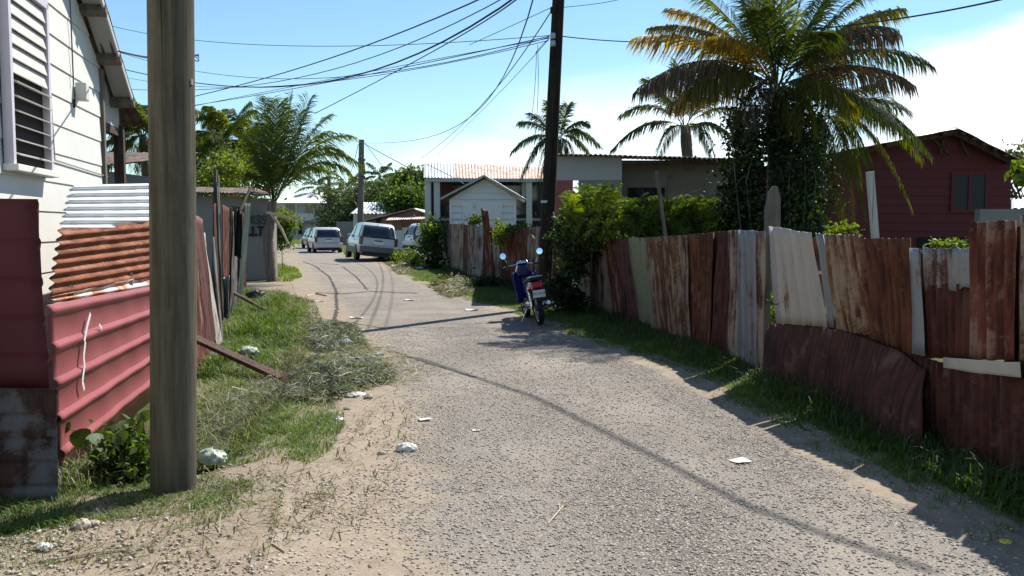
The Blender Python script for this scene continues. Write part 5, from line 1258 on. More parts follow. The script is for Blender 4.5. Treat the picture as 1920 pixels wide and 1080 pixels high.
# ------------------------------------------------------------------ buildings at the middle and far end
def gable_shack():
    Y = 34; o = thing('wooden_hut', 'small white clapboard hut with a steep gable in front of the verandah house', 'hut', (XU(906,Y,1),Y+1.5,0))
    x0, x1 = XU(843,Y,2), XU(968,Y,2); pk = P(908,336,Y); zl, zr = P(843,372,Y).z, P(968,372,Y).z
    mb = MB(); z = -.1; bh = .25
    while z < pk.z-.03:
        z2 = min(z+bh, pk.z-.01)
        def xs(zz):
            if zz < zl: return x0, x1
            f = (zz-zl)/(pk.z-zl); return x0+(pk.x-x0)*f, x1+(pk.x-x1)*f
        a0,b0 = xs(z); a1,b1_ = xs(z2)
        mb.add([(a0,Y-.075,z),(b0,Y-.075,z),(b1_,Y,z2),(a1,Y,z2),(a0,Y+.1,z),(b0,Y+.1,z),(b1_,Y+.1,z2),(a1,Y+.1,z2)], [(0,1,2,3),(7,6,5,4),(0,4,5,1),(1,5,6,2),(2,6,7,3),(3,7,4,0)]); z += bh
    mb.build('wall', M['wall_white2'], o)
    for xx in (x0+.05,x1-.05): MB().box((xx,Y+1.6,1.3),(.1,2.95,2.5)).build('side_wall', M['wall_white2'], o); MB().box((xx,Y-.03,1.25),(.10,.09,2.5)).build('corner_board', M['wall_white2'], o)
    for u0,u1 in ((868,888),(893,942)):
        a = P(u0,378,Y); b_ = P(u1,412,Y); MB().box(((a.x+b_.x)/2,Y-.045,(a.z+b_.z)/2),(b_.x-a.x,.09,a.z-b_.z)).build('shutter', M['wall_white2'], o, bevel=.01)
    tp = P(908,329,Y-.4); le = P(826,372,Y-.4); re = P(986,374,Y-.4)
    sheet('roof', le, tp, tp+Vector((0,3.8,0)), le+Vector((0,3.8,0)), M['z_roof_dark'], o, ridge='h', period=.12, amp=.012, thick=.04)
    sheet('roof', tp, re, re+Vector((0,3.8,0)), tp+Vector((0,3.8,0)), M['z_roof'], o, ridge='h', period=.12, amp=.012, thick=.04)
    for e in (le, re): MB().bar(e+Vector((0,-.03,-.02)), tp+Vector((0,-.03,-.02)), .03, .07).build('barge_board', M['trim_white'], o)
gable_shack()
def verandah_house():
    Y = 43; o = thing('house', 'raised house with dark verandah and long pale rusty tin roof', 'house', (XU(900,Y,1),Y+3,0))
    x0, x1 = XU(798,Y,3), XU(1030,Y,3); ze = P(800,334,Y).z; zr = P(800,306,Y+4).z
    sheet('roof', (x0-.05,Y-.4,ze),(XU(855,Y,3),Y-.4,ze-.02),(XU(852,Y+4,4),Y+4,zr),(XU(795,Y+4,4),Y+4,zr), M['z_roof'], o, period=.16, amp=.02, label='pale end of the tin roof', thick=.01)
    sheet('roof', (XU(855,Y,3),Y-.41,ze-.02),(x1,Y-.4,ze-.12),(x1+.2,Y+4,zr-.25),(XU(852,Y+4,4),Y+4,zr+.005), M['z_roof_rust'], o, period=.16, amp=.02, label='rust stained tin roof', thick=.01)
    sheet('roof', (x0-.05,Y+8.4,ze),(x1,Y+8.4,ze),(x1+.2,Y+4.1,zr-.25),(XU(795,Y+4,4),Y+4.1,zr), M['z_roof_dark'], o, period=.16, amp=.02, thick=.01)
    MB().box(((x0+x1)/2,Y-.42,ze-.12),(x1-x0,.05,.16)).build('fascia', M['trim_white'], o)
    MB().box(((x0+x1)/2,Y+1.6,(ze)/2),(x1-x0,.15,ze-.1)).build('wall', M['glass'], o)
    MB().prism([(Y+1.5,0),(Y+8.2,0),(Y+8.2,ze),(Y+4.05,zr-.06),(Y+1.5,ze)], 'x', x0, x0+.15).build('side_wall', M['concrete'], o)
    for u in (803,820,992): x = XU(u,Y,2); MB().box((x,Y-.1,ze/2-.1),(.28,.28,ze-.1)).build('column', M['concrete_w'], o)
    MB().box(((x0+x1)/2,Y-.1,1.95),(x1-x0,.1,.12)).build('verandah_floor', M['concrete'], o)
    a = XU(945,Y,2); MB().box((a,Y+1.45,1.5),(4.6,.06,1.4)).build('opening', M['dark'], o)
    a, b_ = P(822,345,Y+1.5), P(850,385,Y+1.5); MB().box(((a.x+b_.x)/2,Y+1.44,(a.z+b_.z)/2),(b_.x-a.x,.08,a.z-b_.z)).build('door', M['cloth_red'], o)
    a = P(988,345,Y); MB().box((a.x,Y+.2,a.z-.2),(.5,.06,.8)).build('shutter', M['shed_pale'], o)
verandah_house()
def brown_house():
    Y = 60; o = thing('house', 'low brown gabled house with a pale tin awning behind the parked vans', 'house', (XU(745,Y,1),Y+3,0))
    x0, x1 = XU(688,Y,1.5), XU(812,Y,1.5); pk = P(778,394,Y); zl = P(700,416,Y).z; zr = P(812,408,Y).z
    MB().prism([(x0,0),(x1,0),(x1,zr),(pk.x,pk.z),(x0,zl)], 'y', Y, Y+.2).build('wall', M['brown_wall'], o)
    MB().box((x0+.75,Y-.06,zl/2-.1),(1.4,.1,zl-.35)).build('wall', M['peach_wall'], o)
    for u in (707,712): p = P(u,415,Y); MB().box((p.x,Y-.12,p.z),(.12,.05,.4)).build('vent', M['dark'], o)
    tp = pk+Vector((0,-.4,.1)); le = P(690,416,Y-.4)+Vector((-.5,0,0)); re = P(822,408,Y-.4)
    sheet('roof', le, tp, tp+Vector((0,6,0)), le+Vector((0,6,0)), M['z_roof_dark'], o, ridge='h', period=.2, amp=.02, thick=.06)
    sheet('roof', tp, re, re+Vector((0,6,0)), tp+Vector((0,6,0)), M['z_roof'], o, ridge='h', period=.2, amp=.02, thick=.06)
    a, b_ = P(722,413,Y-1.6), P(812,410,Y-1.6); zb = P(722,407,Y-.1).z
    sheet('awning', a, b_, (b_.x+.1,Y-.1,zb+.1), (a.x+.1,Y-.1,zb), M['z_roof_rust'], o, period=.16, amp=.02, thick=.02)
    p = P(744,424,Y); MB().box((p.x,Y-.1,p.z),(.75,.06,.55)).build('window', M['brown_wall'], o)
    MB().box((XU(770,Y,1),Y-.05,.8),(3.2,.1,1.5)).build('wall', M['far_white'], o)
brown_house()
def tin_roof_house():
    Y = 76; o = thing('house', 'pale bungalow with bluish tin roof right of the middle pole', 'house', (XU(700,Y,1),Y+3,0))
    x0, x1 = XU(662,Y,1.5), XU(742,Y,1.5); ze = P(700,401,Y).z; zr = P(700,380,Y+3).z
    MB().box(((x0+x1)/2,Y+3,ze/2),(x1-x0,5.6,ze)).build('wall', M['far_white'], o)
    p = P(690,409,Y); MB().box((p.x,Y+.15,p.z),(1.3,.1,.7)).build('window', M['glass'], o)
    xm = XU(716,Y,2)
    sheet('roof', (x0-.2,Y-.4,ze),(xm+.4,Y-.4,ze),(xm,Y+3,zr),(x0+.4,Y+3,zr), M['z_roof'], o, period=.3, amp=.03, thick=.04, label='pale tin roof')
    sheet('roof', (xm+.4,Y-.4,ze+.01),(x1+1.5,Y-.4,ze+.2),(x1+1.4,Y+3,zr-.1),(xm,Y+3,zr+.0), M['z_roof_blue'], o, period=.3, amp=.03, thick=.04, label='blue grey part of the roof')
    sheet('roof', (x0-.2,Y+6.4,ze),(x1+1.5,Y+6.4,ze),(x1+1.4,Y+3.1,zr-.1),(x0+.4,Y+3.1,zr), M['z_roof_blue'], o, period=.3, amp=.03, thick=.04)
tin_roof_house()
def two_storey():
    Y = 115; o = thing('house', 'pale two storey house with white tin roof at the bend of the road', 'house', (XU(575,Y,2),Y+4,0))
    x0, x1 = XU(520,Y,3), XU(610,Y,3); ze = P(575,381,Y).z
    MB().box(((x0+x1)/2,Y+4,ze/2),(x1-x0,8,ze)).build('wall', M['far_white'], o)
    MB().box(((x0+x1)/2+.1,Y-.6,P(575,416,Y).z),(x1-x0+.3,1.2,.35)).build('balcony', M['concrete'], o)
    MB().box(((x0+x1)/2+.1,Y-1.15,P(575,407,Y).z),(x1-x0+.3,.1,.9)).build('balcony_wall', M['far_white'], o)
    for u,v,w_,h_ in ((584,394,1.5,1.5),(560,430,1.0,1.2),(545,394,1.2,1.4)):
        p = P(u,v,Y); W = MB().box((p.x,Y-.06,p.z),(w_+.25,.1,h_+.25)).build('window', M['concrete_w'], o); MB().box((p.x,Y-.12,p.z),(w_,.06,h_)).build('pane', M['glass'], W)
    for u in (560,606): p = P(u,400,Y); MB().box((p.x,Y-1.1,ze/2),(.25,.25,ze-.05)).build('column', M['concrete_w'], o)
    a = XU(590,Y+4,5); zt = P(585,362,Y+4).z
    V = [(x0-.6,Y-1.4,ze),(x1+.6,Y-1.4,ze),(x1+.6,Y+8.5,ze),(x0-.6,Y+8.5,ze),(x0+2.6,Y+3.5,zt),(x1-2.0,Y+3.5,zt)]
    mb = MB(); mb.add(V, [(0,1,5,4),(1,2,5),(2,3,4,5),(3,0,4),(0,3,2,1)]); mb.build('roof', M['z_wht_h'] if False else M['far_white'], o)
two_storey()
def low_wall():
    Y = 82; o = tag(MB().box(((XU(632,Y,1)+XU(664,Y,1))/2,Y,1.0),(XU(664,Y,1)-XU(630,Y,1),.2,2.1)).build('boundary_wall', M['concrete'], bevel=.02), 'short grey boundary wall between the silver car and the middle pole', 'wall')
low_wall()
def mid_white():
    Y = 95; o = thing('house', 'pale house mostly hidden in the trees left of the verandah house', 'house', (XU(765,Y,2),Y+3,0))
    x0, x1 = XU(738,Y,3), XU(795,Y,3); zt = P(765,352,Y).z
    MB().box(((x0+x1)/2,Y+3,zt/2),(x1-x0,5,zt)).build('wall', M['shed_pale'], o)
    MB().prism([(x0-.3,zt),(x1+.3,zt),((x0+x1)/2,zt+1.1)], 'y', Y, Y+6).build('roof', M['z_roof_blue'], o)
    p = P(757,375,Y); MB().box((p.x,Y+.46,p.z),(1.0,.1,1.0)).build('window', M['glass'], o)
mid_white()

# ------------------------------------------------------------------ vehicles
def paint(name, col, rough=.3):
    return simple(name, col, rough, var=.05, scale=3, spec=.5, coat=.35)
M['paint_silver'] = paint('paint_silver', (.47,.47,.49)); M['paint_pinkish'] = paint('paint_pale_silver', (.50,.47,.49)); M['paint_white'] = paint('paint_white', (.66,.67,.68)); M['paint_dark'] = paint('paint_dark', (.03,.035,.04))
M['car_glass'] = simple('car_glass', (.010,.016,.028), .05, spec=.7, var=.05); M['tyre'] = simple('tyre_rubber', (.018,.018,.018), .85); M['rim'] = simple('wheel_rim', (.36,.36,.37), .35, .7)
M['tail'] = simple('tail_light', (.09,.006,.009), .2, spec=.6); M['black_plastic'] = simple('black_plastic', (.022,.022,.024), .6); M['plate'] = simple('number_plate', (.60,.62,.60), .5, var=.05); M['cladding'] = simple('cladding_grey', (.10,.105,.11), .6); M['lamp_clear'] = simple('lamp_clear', (.75,.75,.75), .2, spec=.6)
def car(label, loc, rz, L, W, H, mt, roll=0.0, kind='suv', clad=None, wiper=True, plate=True, rack=True, group='parked vehicles'):
    o = thing('parked_car', label, 'car', loc, (0,roll,rz), group=group)
    g = .30 if kind != 'hatch' else .22; hw = W/2; belt = H*.60; rt = H; k = L/4.7
    # stations: y, z bottom, z shoulder/belt, z roof, half-width, half-width of roof
    st = [(0,g+.14,g+.42,belt*.70,hw*.90,hw*.88),(.03,g+.10,belt*.80,belt*.98,hw*.95,hw*.90),(.10,g+.06,belt,belt+.06,hw*.97,hw*.90),(.26*k,g,belt,belt+(rt-belt)*.62,hw*.99,hw*.82),(.42*k,g,belt,rt-.05,hw,hw*.76),(.62*k,g,belt,rt,hw,hw*.74),
          (1.6*k,g,belt,rt+.015,hw,hw*.74),(2.5*k,g,belt,rt-.01,hw,hw*.73),(2.85*k,g,belt,rt-.10,hw,hw*.74),(3.5*k,g,belt-.01,belt+.05,hw*.99,hw*.86),(3.7*k,g,belt-.03,belt,hw*.98,hw*.86),(4.45*k,g,belt-.12,belt-.08,hw*.94,hw*.80),(4.64*k,g+.06,belt-.26,belt-.20,hw*.88,hw*.74),(4.70*k,g+.14,belt-.42,belt-.36,hw*.82,hw*.70)]
    V = []; n = None
    for y,zb,zs,zr,w_,wr in st:
        zm = zb+(zs-zb)*.45
        half = [(w_*.80,zb),(w_*.96,zb+.07),(w_,zm),(w_*.985,zs-.04),(w_*.955,zs),(wr+(w_*.955-wr)*.12,zr-.05*min(1,(zr-zs)*3) if zr>zs else zr),(wr*.90,zr)]
        ringp = [(x,y,z) for x,z in half]+[(-x,y,z) for x,z in half[::-1]]; n = len(ringp); V += ringp
    f = [(i*n+j,i*n+(j+1)%n,(i+1)*n+(j+1)%n,(i+1)*n+j) for i in range(len(st)-1) for j in range(n)]
    f += [tuple(range(n))[::-1], tuple((len(st)-1)*n+j for j in range(n))]
    mb = MB(); mb.add(V, f); body = mb.build('body', M[mt], o, world=False, smooth=True)
    # rear window on the sloping tailgate
    def tail(z):   # y of the tailgate surface at height z, half-width there
        zs = [(belt*.70,0),(belt*.98,.03),(belt+.06,.10),(belt+(rt-belt)*.62,.26*k),(rt-.05,.42*k)]
        return float(np.interp(z,[a for a,_ in zs],[b for _,b in zs]))
    def hwz(z): return float(np.interp(z,[belt*.7,belt+.06,belt+(rt-belt)*.62,rt-.05],[hw*.90,hw*.90,hw*.82,hw*.76]))
    z0, z1 = belt+.02, rt-.13; rows = [z0+(z1-z0)*i/4 for i in range(5)]; Vg = []
    for z in rows:
        for s in (-1,-.5,0,.5,1): Vg.append((s*(hwz(z)*.93), tail(z)-.018+.012*abs(s)*0, z))
    mg = MB(); mg.add(Vg, [(i*5+j,i*5+j+1,(i+1)*5+j+1,(i+1)*5+j) for i in range(4) for j in range(4)])
    gl = mg.build('rear_window', M['car_glass'], o, world=False, smooth=True); md = gl.modifiers.new('t','SOLIDIFY'); md.thickness = .02
    if wiper: MB().bar((-.05,tail(z0+.03)-.05,z0+.02),(.38,tail(z0+.08)-.055,z0+.07),.02,.02).build('wiper', M['black_plastic'], o, world=False)
    # side windows
    for s in (-1,1):
        segs = [(.52,1.25),(1.32,2.15),(2.22,2.92)]
        for a,b_ in segs:
            def sp(y,t_):
                y_ = y*k; zt_ = float(np.interp(y_,[.42*k,.62*k,2.5*k,2.85*k,3.5*k],[rt-.05,rt,rt-.01,rt-.10,belt+.05])); z = belt+.03+(zt_-.11-belt-.03)*t_
                x = hw*.955+((hw*.74+(hw*.215)*.12)-hw*.955)*((z-belt)/(zt_-.05-belt)); return (s*(x+.008), y_, z)
            md_ = MB(); md_.add([sp(a,0),sp(b_,0),sp(b_ if b_<2.9 else 2.75,1),sp(a+.03,1)],[(0,1,2,3)]); w1 = md_.build('side_window', M['car_glass'], o, world=False); q = w1.modifiers.new('t','SOLIDIFY'); q.thickness = .02
        # tail lights wrap the rear corner
        zt_ = belt*.98; zb_ = belt*.72
        MB().box((s*(hw*.875),.075,(zt_+zb_)/2+.03),(.17,.14,zt_-zb_+.12),rz=s*.42).build('tail_light', M['tail'], o, world=False, bevel=.03)
        MB().bar((s*(hw*1.0),2.95*k,belt+.06),(s*(hw*1.13),2.93*k,belt+.08),.10,.14).build('mirror', M[mt] if kind=='suv' else M['black_plastic'], o, world=False, bevel=.03)
        if clad: MB().box((s*(hw*.997),2.3*k,g+.16),(.035,3.2*k,.26)).build('cladding', M[clad], o, world=False, bevel=.012)
        if rack:
            MB().tube([(s*hw*.66,.7*k,rt+.0),(s*hw*.66,.8*k,rt+.055),(s*hw*.66,2.3*k,rt+.055),(s*hw*.66,2.4*k,rt+.0)],.016,6).build('roof_rail', M['black_plastic'], o, world=False)
        MB().bar((s*(hw+.004),1.35*k,belt-.12),(s*(hw+.004),1.52*k,belt-.12),.02,.03,up=(0,0,1)).build('handle', M['black_plastic'], o, world=False)
        for y in (.88*k,3.72*k):
            r = .345 if kind=='suv' else .31
            wheel = thing('wheel', None, None, (s*(hw-.10),y,r)); wheel.parent = o
            MB().lathe((0,0,0),(s,0,0),[(-.10,r*.60),(-.11,r*.86),(-.09,r*.97),(-.03,r),(.05,r),(.10,r*.96),(.115,r*.86),(.10,r*.66)],26).build('tyre', M['tyre'], wheel, world=False, smooth=True)
            MB().lathe((0,0,0),(s,0,0),[(.09,r*.66),(.075,r*.6),(.06,r*.3),(.085,r*.14),(.085,.0)],20).build('rim', M['rim'], wheel, world=False, smooth=True)
            MB().lathe((s*(hw+.003),y,r),(s,0,0),[(0,r*1.14),(.004,r*1.10),(.004,.01)],24).build('wheel_arch', M['black_plastic'], o, world=False)
    MB().box((0,-.02,g+.24),(W*.93,.22,.26)).build('bumper', M[clad] if clad else M[mt], o, world=False, bevel=.05)
    MB().box((0,-.015,g+.06),(W*.80,.20,.18)).build('bumper_skirt', M['black_plastic'], o, world=False, bevel=.04)
    if plate: MB().box((0,tail(belt*.78)-.03,belt*.80),(.46,.03,.13)).build('number_plate', M['plate'], o, world=False)
    MB().box((0,tail(belt*.9)-.02,belt*.90),(.36,.03,.035)).build('handle', M['black_plastic'], o, world=False)
    MB().box((0,1.6*k,g-.02),(W*.7,3.6*k,.10)).build('underbody', M['black_plastic'], o, world=False)
    MB().tube([(W*.27,.3,g-.03),(W*.27,-.06,g-.04)],.03,8).build('exhaust_pipe', M['metal_grey'], o, world=False)
    return o
c_ = G(707,491); car('white estate car with dark side cladding parked crookedly on the right verge', (c_.x,c_.y,0.0), R(18), 4.8, 1.80, 1.76, 'paint_silver', roll=R(5.5), clad='cladding', rack=True)
c_ = G(617,474.5); car('silver hatchback parked in the road left of the white estate car', (c_.x,c_.y,0), R(20), 4.1, 1.72, 1.55, 'paint_pinkish', kind='hatch', rack=False)
c_ = G(603,468); car('dark car almost hidden behind the left side of the silver hatchback', (c_.x-.5,c_.y+2.2,0), R(22), 4.2, 1.7, 1.5, 'paint_dark', kind='hatch', rack=False)
c_ = G(757,475); car('pale van with dark windows half hidden behind the weeds and estate car', (c_.x+.2,c_.y+1.0,0.05), R(-62), 4.6, 1.8, 1.75, 'paint_white', rack=False, wiper=False, plate=False)

# ------------------------------------------------------------------ motorcycle
M['moto_blue'] = simple('moto_blue', (.006,.009,.075), .3, spec=.5, var=.1, coat=.4); M['chrome'] = simple('chrome', (.62,.62,.64), .18, 1.0, var=.03); M['seat_black'] = simple('seat_vinyl', (.014,.014,.012), .55); M['mirror_glass'] = simple('mirror_glass', (.75,.82,.90), .04, 1.0, var=.01); M['moto_grey'] = simple('moto_grey', (.10,.10,.11), .5)
M['moto_tail'] = simple('moto_tail', (.38,.015,.02), .2, spec=.6)
def motorcycle():
    b0 = G(1013,611); o = thing('motorcycle', 'blue underbone motorcycle leaning on its stand beside the dark pole', 'motorcycle', (b0.x,b0.y,gzf(b0.x,b0.y)+.02), (0,R(-8),R(9)))
    def B(mb, name, mt, par=o, **kw): return mb.build(name, M[mt], par, world=False, **kw)
    R_ = .285
    def wheel(y):
        w_ = thing('wheel', None, None, (0,y,R_)); w_.parent = o
        B(MB().lathe((0,0,0),(1,0,0),[(-.030,R_-.055),(-.045,R_-.025),(-.034,R_-.006),(0,R_),(.034,R_-.006),(.045,R_-.025),(.030,R_-.055)],30),'tyre','tyre',w_,smooth=True)
        B(MB().lathe((0,0,0),(1,0,0),[(-.028,R_-.06),(-.02,R_-.075),(.02,R_-.075),(.028,R_-.06),(.026,R_-.054),(-.026,R_-.054),(-.028,R_-.06)],28),'rim','chrome',w_,smooth=True)
        m = MB()
        for i in range(18):
            a = i*math.pi/9; s = 1 if i%2 else -1
            m.tube([(s*.022,math.cos(a+.25)*.035,math.sin(a+.25)*.035),(0,math.cos(a)*(R_-.07),math.sin(a)*(R_-.07))],.0022,4)
        B(m,'spokes','chrome',w_); B(MB().lathe((0,0,0),(1,0,0),[(-.05,0),(-.05,.05),(.05,.05),(.05,0)],14),'hub','moto_grey',w_)
    wheel(0); wheel(1.22)
    for s in (-1,1):
        B(MB().bar((s*.075,0,R_),(s*.07,.50,R_+.06),.028,.045),'swingarm','moto_grey',bevel=.005)
        B(MB().tube([(s*.095,.02,R_+.02),(s*.10,.12,.60)],.020,8),'shock_absorber','chrome'); 
        m = MB(); m.tube([Vector((s*.0955+.028*math.cos(i*.9),.045+.0023*i*1+.028*math.sin(i*.9),R_+.09+.0060*i)) for i in range(34)],.005,5); B(m,'shock_spring','chrome')
        B(MB().tube([(s*.075,1.22,R_),(s*.075,1.10,.66)],.022,8),'fork','chrome')
        # mirrors: stalk and head
        hx = .30*s; B(MB().tube([(s*.24,.98,.93),(s*.27,.95,1.02),(hx,.94,1.09)],.007,6),'mirror_stalk','chrome')
        mr_ = B(MB().lathe((hx+s*.02,.925,1.13),(s*-.12,-1,.10),[(-.022,.0),(-.018,.035),(-.004,.052),(0,.054)],20),'mirror','black_plastic',smooth=True)
        B(MB().lathe((hx+s*.02,.925,1.13),(s*-.12,-1,.10),[(.001,.053),(.002,.0)],20),'mirror_glass','mirror_glass',mr_)
        B(MB().tube([(s*.20,1.0,.935),(s*.345,.93,.925)],.018,8),'grip','seat_black')
        B(MB().tube([(s*.22,1.03,.94),(s*.335,.985,.915)],.006,6),'brake_lever','chrome')
        B(MB().tube([(s*.12,.55,.26),(s*.235,.55,.255)],.014,8),'foot_peg','seat_black'); B(MB().tube([(s*.11,.28,.32),(s*.21,.25,.33)],.011,8),'foot_peg','chrome')
        B(MB().box((s*.115,.02,.575),(.035,.07,.045)),'indicator','tail',bevel=.012)
    # handlebar
    B(MB().tube([(-.21,1.0,.935),(-.10,1.04,.945),(.10,1.04,.945),(.21,1.0,.935)],.012,8),'handlebar','chrome')
    hc = [( -.075,.90),(-.115,.80),(-.10,.70),(.10,.70),(.115,.80),(.075,.90),(0,.99)]
    B(MB().prism([(x,z+.03) for x,z in hc],'y',1.00,1.16),'headlight_cowl','moto_blue',bevel=.03)
    B(MB().lathe((0,1.16,.83),(0,1,0),[(0,.075),(.03,.068),(.04,.0)],18),'headlight','lamp_clear')
    B(MB().box((0,.985,.965),(.19,.08,.05),rx=R(-35)),'dashboard','chrome',bevel=.015)
    # leg shield: two curved panels either side of the down tube
    for s in (-1,1):
        V = []
        prof = [(1.06,.80),(1.02,.66),(.93,.50),(.84,.38),(.76,.30)]
        for y,z in prof:
            for k in range(4): V.append((s*(.05+.055*k), y-.035*k*k*.35, z+.010*k))
        m = MB(); m.add(V,[(i*4+j,i*4+j+1,(i+1)*4+j+1,(i+1)*4+j) for i in range(4) for j in range(3)]); q = B(m,'leg_shield','moto_blue',smooth=True); md = q.modifiers.new('t','SOLIDIFY'); md.thickness = .012
    B(MB().prism([(1.08,.80),(.95,.50),(.70,.42),(.45,.50),(.45,.40),(.70,.30),(.98,.38),(1.16,.78)],'x',-.05,.05),'frame_cover','moto_blue',bevel=.02)
    B(MB().prism([(-.10,.70),(.10,.56),(.42,.44),(.55,.50),(.45,.64),(.18,.70)],'x',-.085,.085),'tail_fairing','moto_blue',bevel=.025)
    for s in (-1,1): B(MB().prism([(-.16,.72),(.02,.60),(.30,.50),(.34,.55),(.06,.68)],'x',s*.088-.006,s*.088+.006),'side_stripe','paper')
    B(MB().prism([(-.14,.73),(.16,.71),(.42,.65),(.60,.63),(.62,.69),(.42,.715),(.15,.785),(-.12,.785)],'x',-.105,.105),'seat','seat_black',bevel=.03)
    B(MB().prism([(-.235,.63),(-.13,.57),(-.08,.60),(-.08,.70),(-.20,.715)],'x',-.09,.09),'tail_light','moto_tail',bevel=.02)
    B(MB().tube([(-.10,.06,.76),(-.11,-.12,.79),(-.09,-.22,.80),(.09,-.22,.80),(.11,-.12,.79),(.10,.06,.76)],.010,8),'grab_rail','chrome')
    B(MB().prism([(-.22,.60),(-.30,.42),(-.285,.40),(-.24,.45),(-.10,.60)],'x',-.06,.06),'rear_fender','seat_black',bevel=.01)
    pl = B(MB().box((0,-.285,.53),(.20,.008,.12),rx=R(-14)),'number_plate','plate',bevel=.004)
    cu = bpy.data.curves.new('plate_text','FONT'); cu.body = 'MC·0628'; cu.size = .052; cu.align_x = 'CENTER'; cu.align_y = 'CENTER'; cu.extrude = .0008
    tmp = bpy.data.objects.new('tmp', cu); COL.objects.link(tmp); dg = bpy.context.evaluated_depsgraph_get(); me_ = bpy.data.meshes.new_from_object(tmp.evaluated_get(dg)); bpy.data.objects.remove(tmp)
    tx = bpy.data.objects.new('plate_text', me_); COL.objects.link(tx); tx.parent = pl; tx.location = (0,-.291,.53); tx.rotation_euler = (R(90-14),0,0); me_.materials.clear(); me_.materials.append(M['spray'])
    # front fender, engine, exhaust, stand
    m = MB(); V = []
    for i in range(9):
        a = R(25+i*16)
        for x,dr in ((-.06,-.02),(-.035,.012),(.035,.012),(.06,-.02)): V.append((x,1.22+math.cos(a)*(R_+.03+dr),R_+math.sin(a)*(R_+.03+dr)))
    m.add(V,[(i*4+j,i*4+j+1,(i+1)*4+j+1,(i+1)*4+j) for i in range(8) for j in range(3)]); q = B(m,'front_fender','moto_blue',smooth=True); md = q.modifiers.new('t','SOLIDIFY'); md.thickness = .008
    B(MB().box((0,.62,.30),(.20,.30,.20)).box((0,.82,.32),(.13,.20,.13)),'engine','moto_grey',bevel=.03)
    B(MB().tube([(.06,.86,.26),(.11,.70,.19),(.125,.45,.20),(.13,.32,.24)],.020,8).tube([(.13,.32,.24),(.14,.05,.30),(.142,-.22,.36),(.142,-.25,.367)],[.032,.045,.045,.03],12),'exhaust','chrome',smooth=True)
    B(MB().prism([(.02,.24),(.02,.34),(.50,.42),(.50,.29)],'x',-.105,-.085),'chain_guard','chrome',bevel=.006)
    B(MB().tube([(-.09,.55,.22),(-.20,.60,.01)],.010,8),'kick_stand','chrome')
    B(MB().tube([(.11,.62,.24),(.17,.50,.22),(.22,.52,.22)],.009,8),'kick_starter','chrome')
motorcycle()

# ------------------------------------------------------------------ utility poles, wires
def dark_pole():
    x, y = .62, 17.3; top = 8.4; tx_ = XU(1047,y,P(1047,0,y).z); slope = (tx_-x)/P(1047,0,y).z
    o = thing('utility_pole', 'tall dark leaning utility pole behind the blue motorcycle', 'utility pole', (x,y,gzf(x,y)))
    pts = [(x+slope*z, y, z) for z in np.linspace(-.3,top,14)]
    MB().tube(pts,[.148-.0055*i*.6 for i in range(14)],16,jit=.02).build('shaft', M['pole_dark'], o, smooth=True)
    for v in (22,70,84):
        p = P(1036,v,y-.05); MB().box((p.x,p.y-.12,p.z),(.10,.10,.12)).build('insulator', M['metal_grey'] if v != 22 else M['pole_dark'], o, bevel=.02)
    p = P(1022,378,y-.17); MB().box((p.x-.02,p.y,p.z),(.12,.01,.05)).build('tag', M['paper'], o)
    return x, y, slope
DX, DY, DS = dark_pole()
def far_pole(u, v, Y, r, label, stuff=True):
    p = P(u,v,Y); o = thing('utility_pole', label, 'utility pole', (p.x-.1,Y,0), group='poles down the street')
    MB().tube([(p.x-.25,Y,-.2),(p.x-.1,Y,p.z*.5),(p.x,Y,p.z)],[r*1.2,r*1.1,r],10).build('shaft', M['pole_grey'], o, smooth=True)
    if stuff:
        for k in range(9):
            z = p.z-1.6-.10*k+random.uniform(-.1,.1); a = random.uniform(0,6.28)
            MB().box((p.x+math.cos(a)*.2,Y+math.sin(a)*.2-.1,z+.4),(.14,.14,.18)).build('insulator', M['cable_g'], o, bevel=.03)
        m = MB()
        for k in range(3): m.tube([(p.x+.25*math.cos(i*.7+k),Y+.2*math.sin(i*.7),p.z-1.4-.09*i+.2*math.sin(i*.45)) for i in range(20)],.035,5)
        m.build('wire_coil', M['cable'], o)
far_pole(678,262,65,.20,'middle distance utility pole tangled with wires behind the white estate car')
far_pole(617,330,110,.22,'thin utility pole farthest down the street',False)

def wire(pix, label, r=.011, mat='cable', n=28):
    """three measured pixels with distances: start, middle, end"""
    pts = [P(*q) for q in pix]
    if len(pts) == 2: pts = [pts[0], (pts[0]+pts[1])/2+Vector((0,0,-.3)), pts[1]]
    # chord-length quadratic through the three points
    d1 = (pts[1]-pts[0]).length; d2 = (pts[2]-pts[1]).length; tm = d1/(d1+d2)
    c1 = (pts[1]-pts[0]*(1-tm)**2-pts[2]*tm**2)/(2*tm*(1-tm))
    c = [pts[0]*(1-t_)**2+c1*2*t_*(1-t_)+pts[2]*t_**2 for t_ in np.linspace(0, 1.10 if pix[-1][1] < 0 else 1, n)]
    tag(MB().tube(c, r*.82, 6).build('power_cable', M[mat], smooth=True), label, 'cable', group='overhead cables')
wire([(60,-25,30),(680,86,19),(1036,66,17.2)],'thin cable highest beside the left pole, sagging across to the dark pole',.009,'cable_g')
wire([(60,240,36),(640,102,20),(905,-4,14)],'cable rising from the left pole to the top of the photo, left of its neighbours',.015)
wire([(60,150,36),(660,120,20),(945,-4,14)],'second cable rising to the top edge, crossing the first near the left pole',.011)
wire([(60,80,36),(700,132,20),(968,-6,14)],'heavy bundled cable curving up from the left pole past the second cable',.020)
wire([(60,238,36),(700,138,22),(1030,68,17.2)],'cable running from the left pole low across to the dark pole insulators',.011)
wire([(60,262,36),(560,160,24),(1028,72,17.2)],'faint grey cable just below the others beside the left pole',.009,'cable_g')
wire([(60,85,36),(620,153,22),(1028,76,17.2)],'thin cable dipping beneath the bundle to the dark pole',.009,'cable_g')
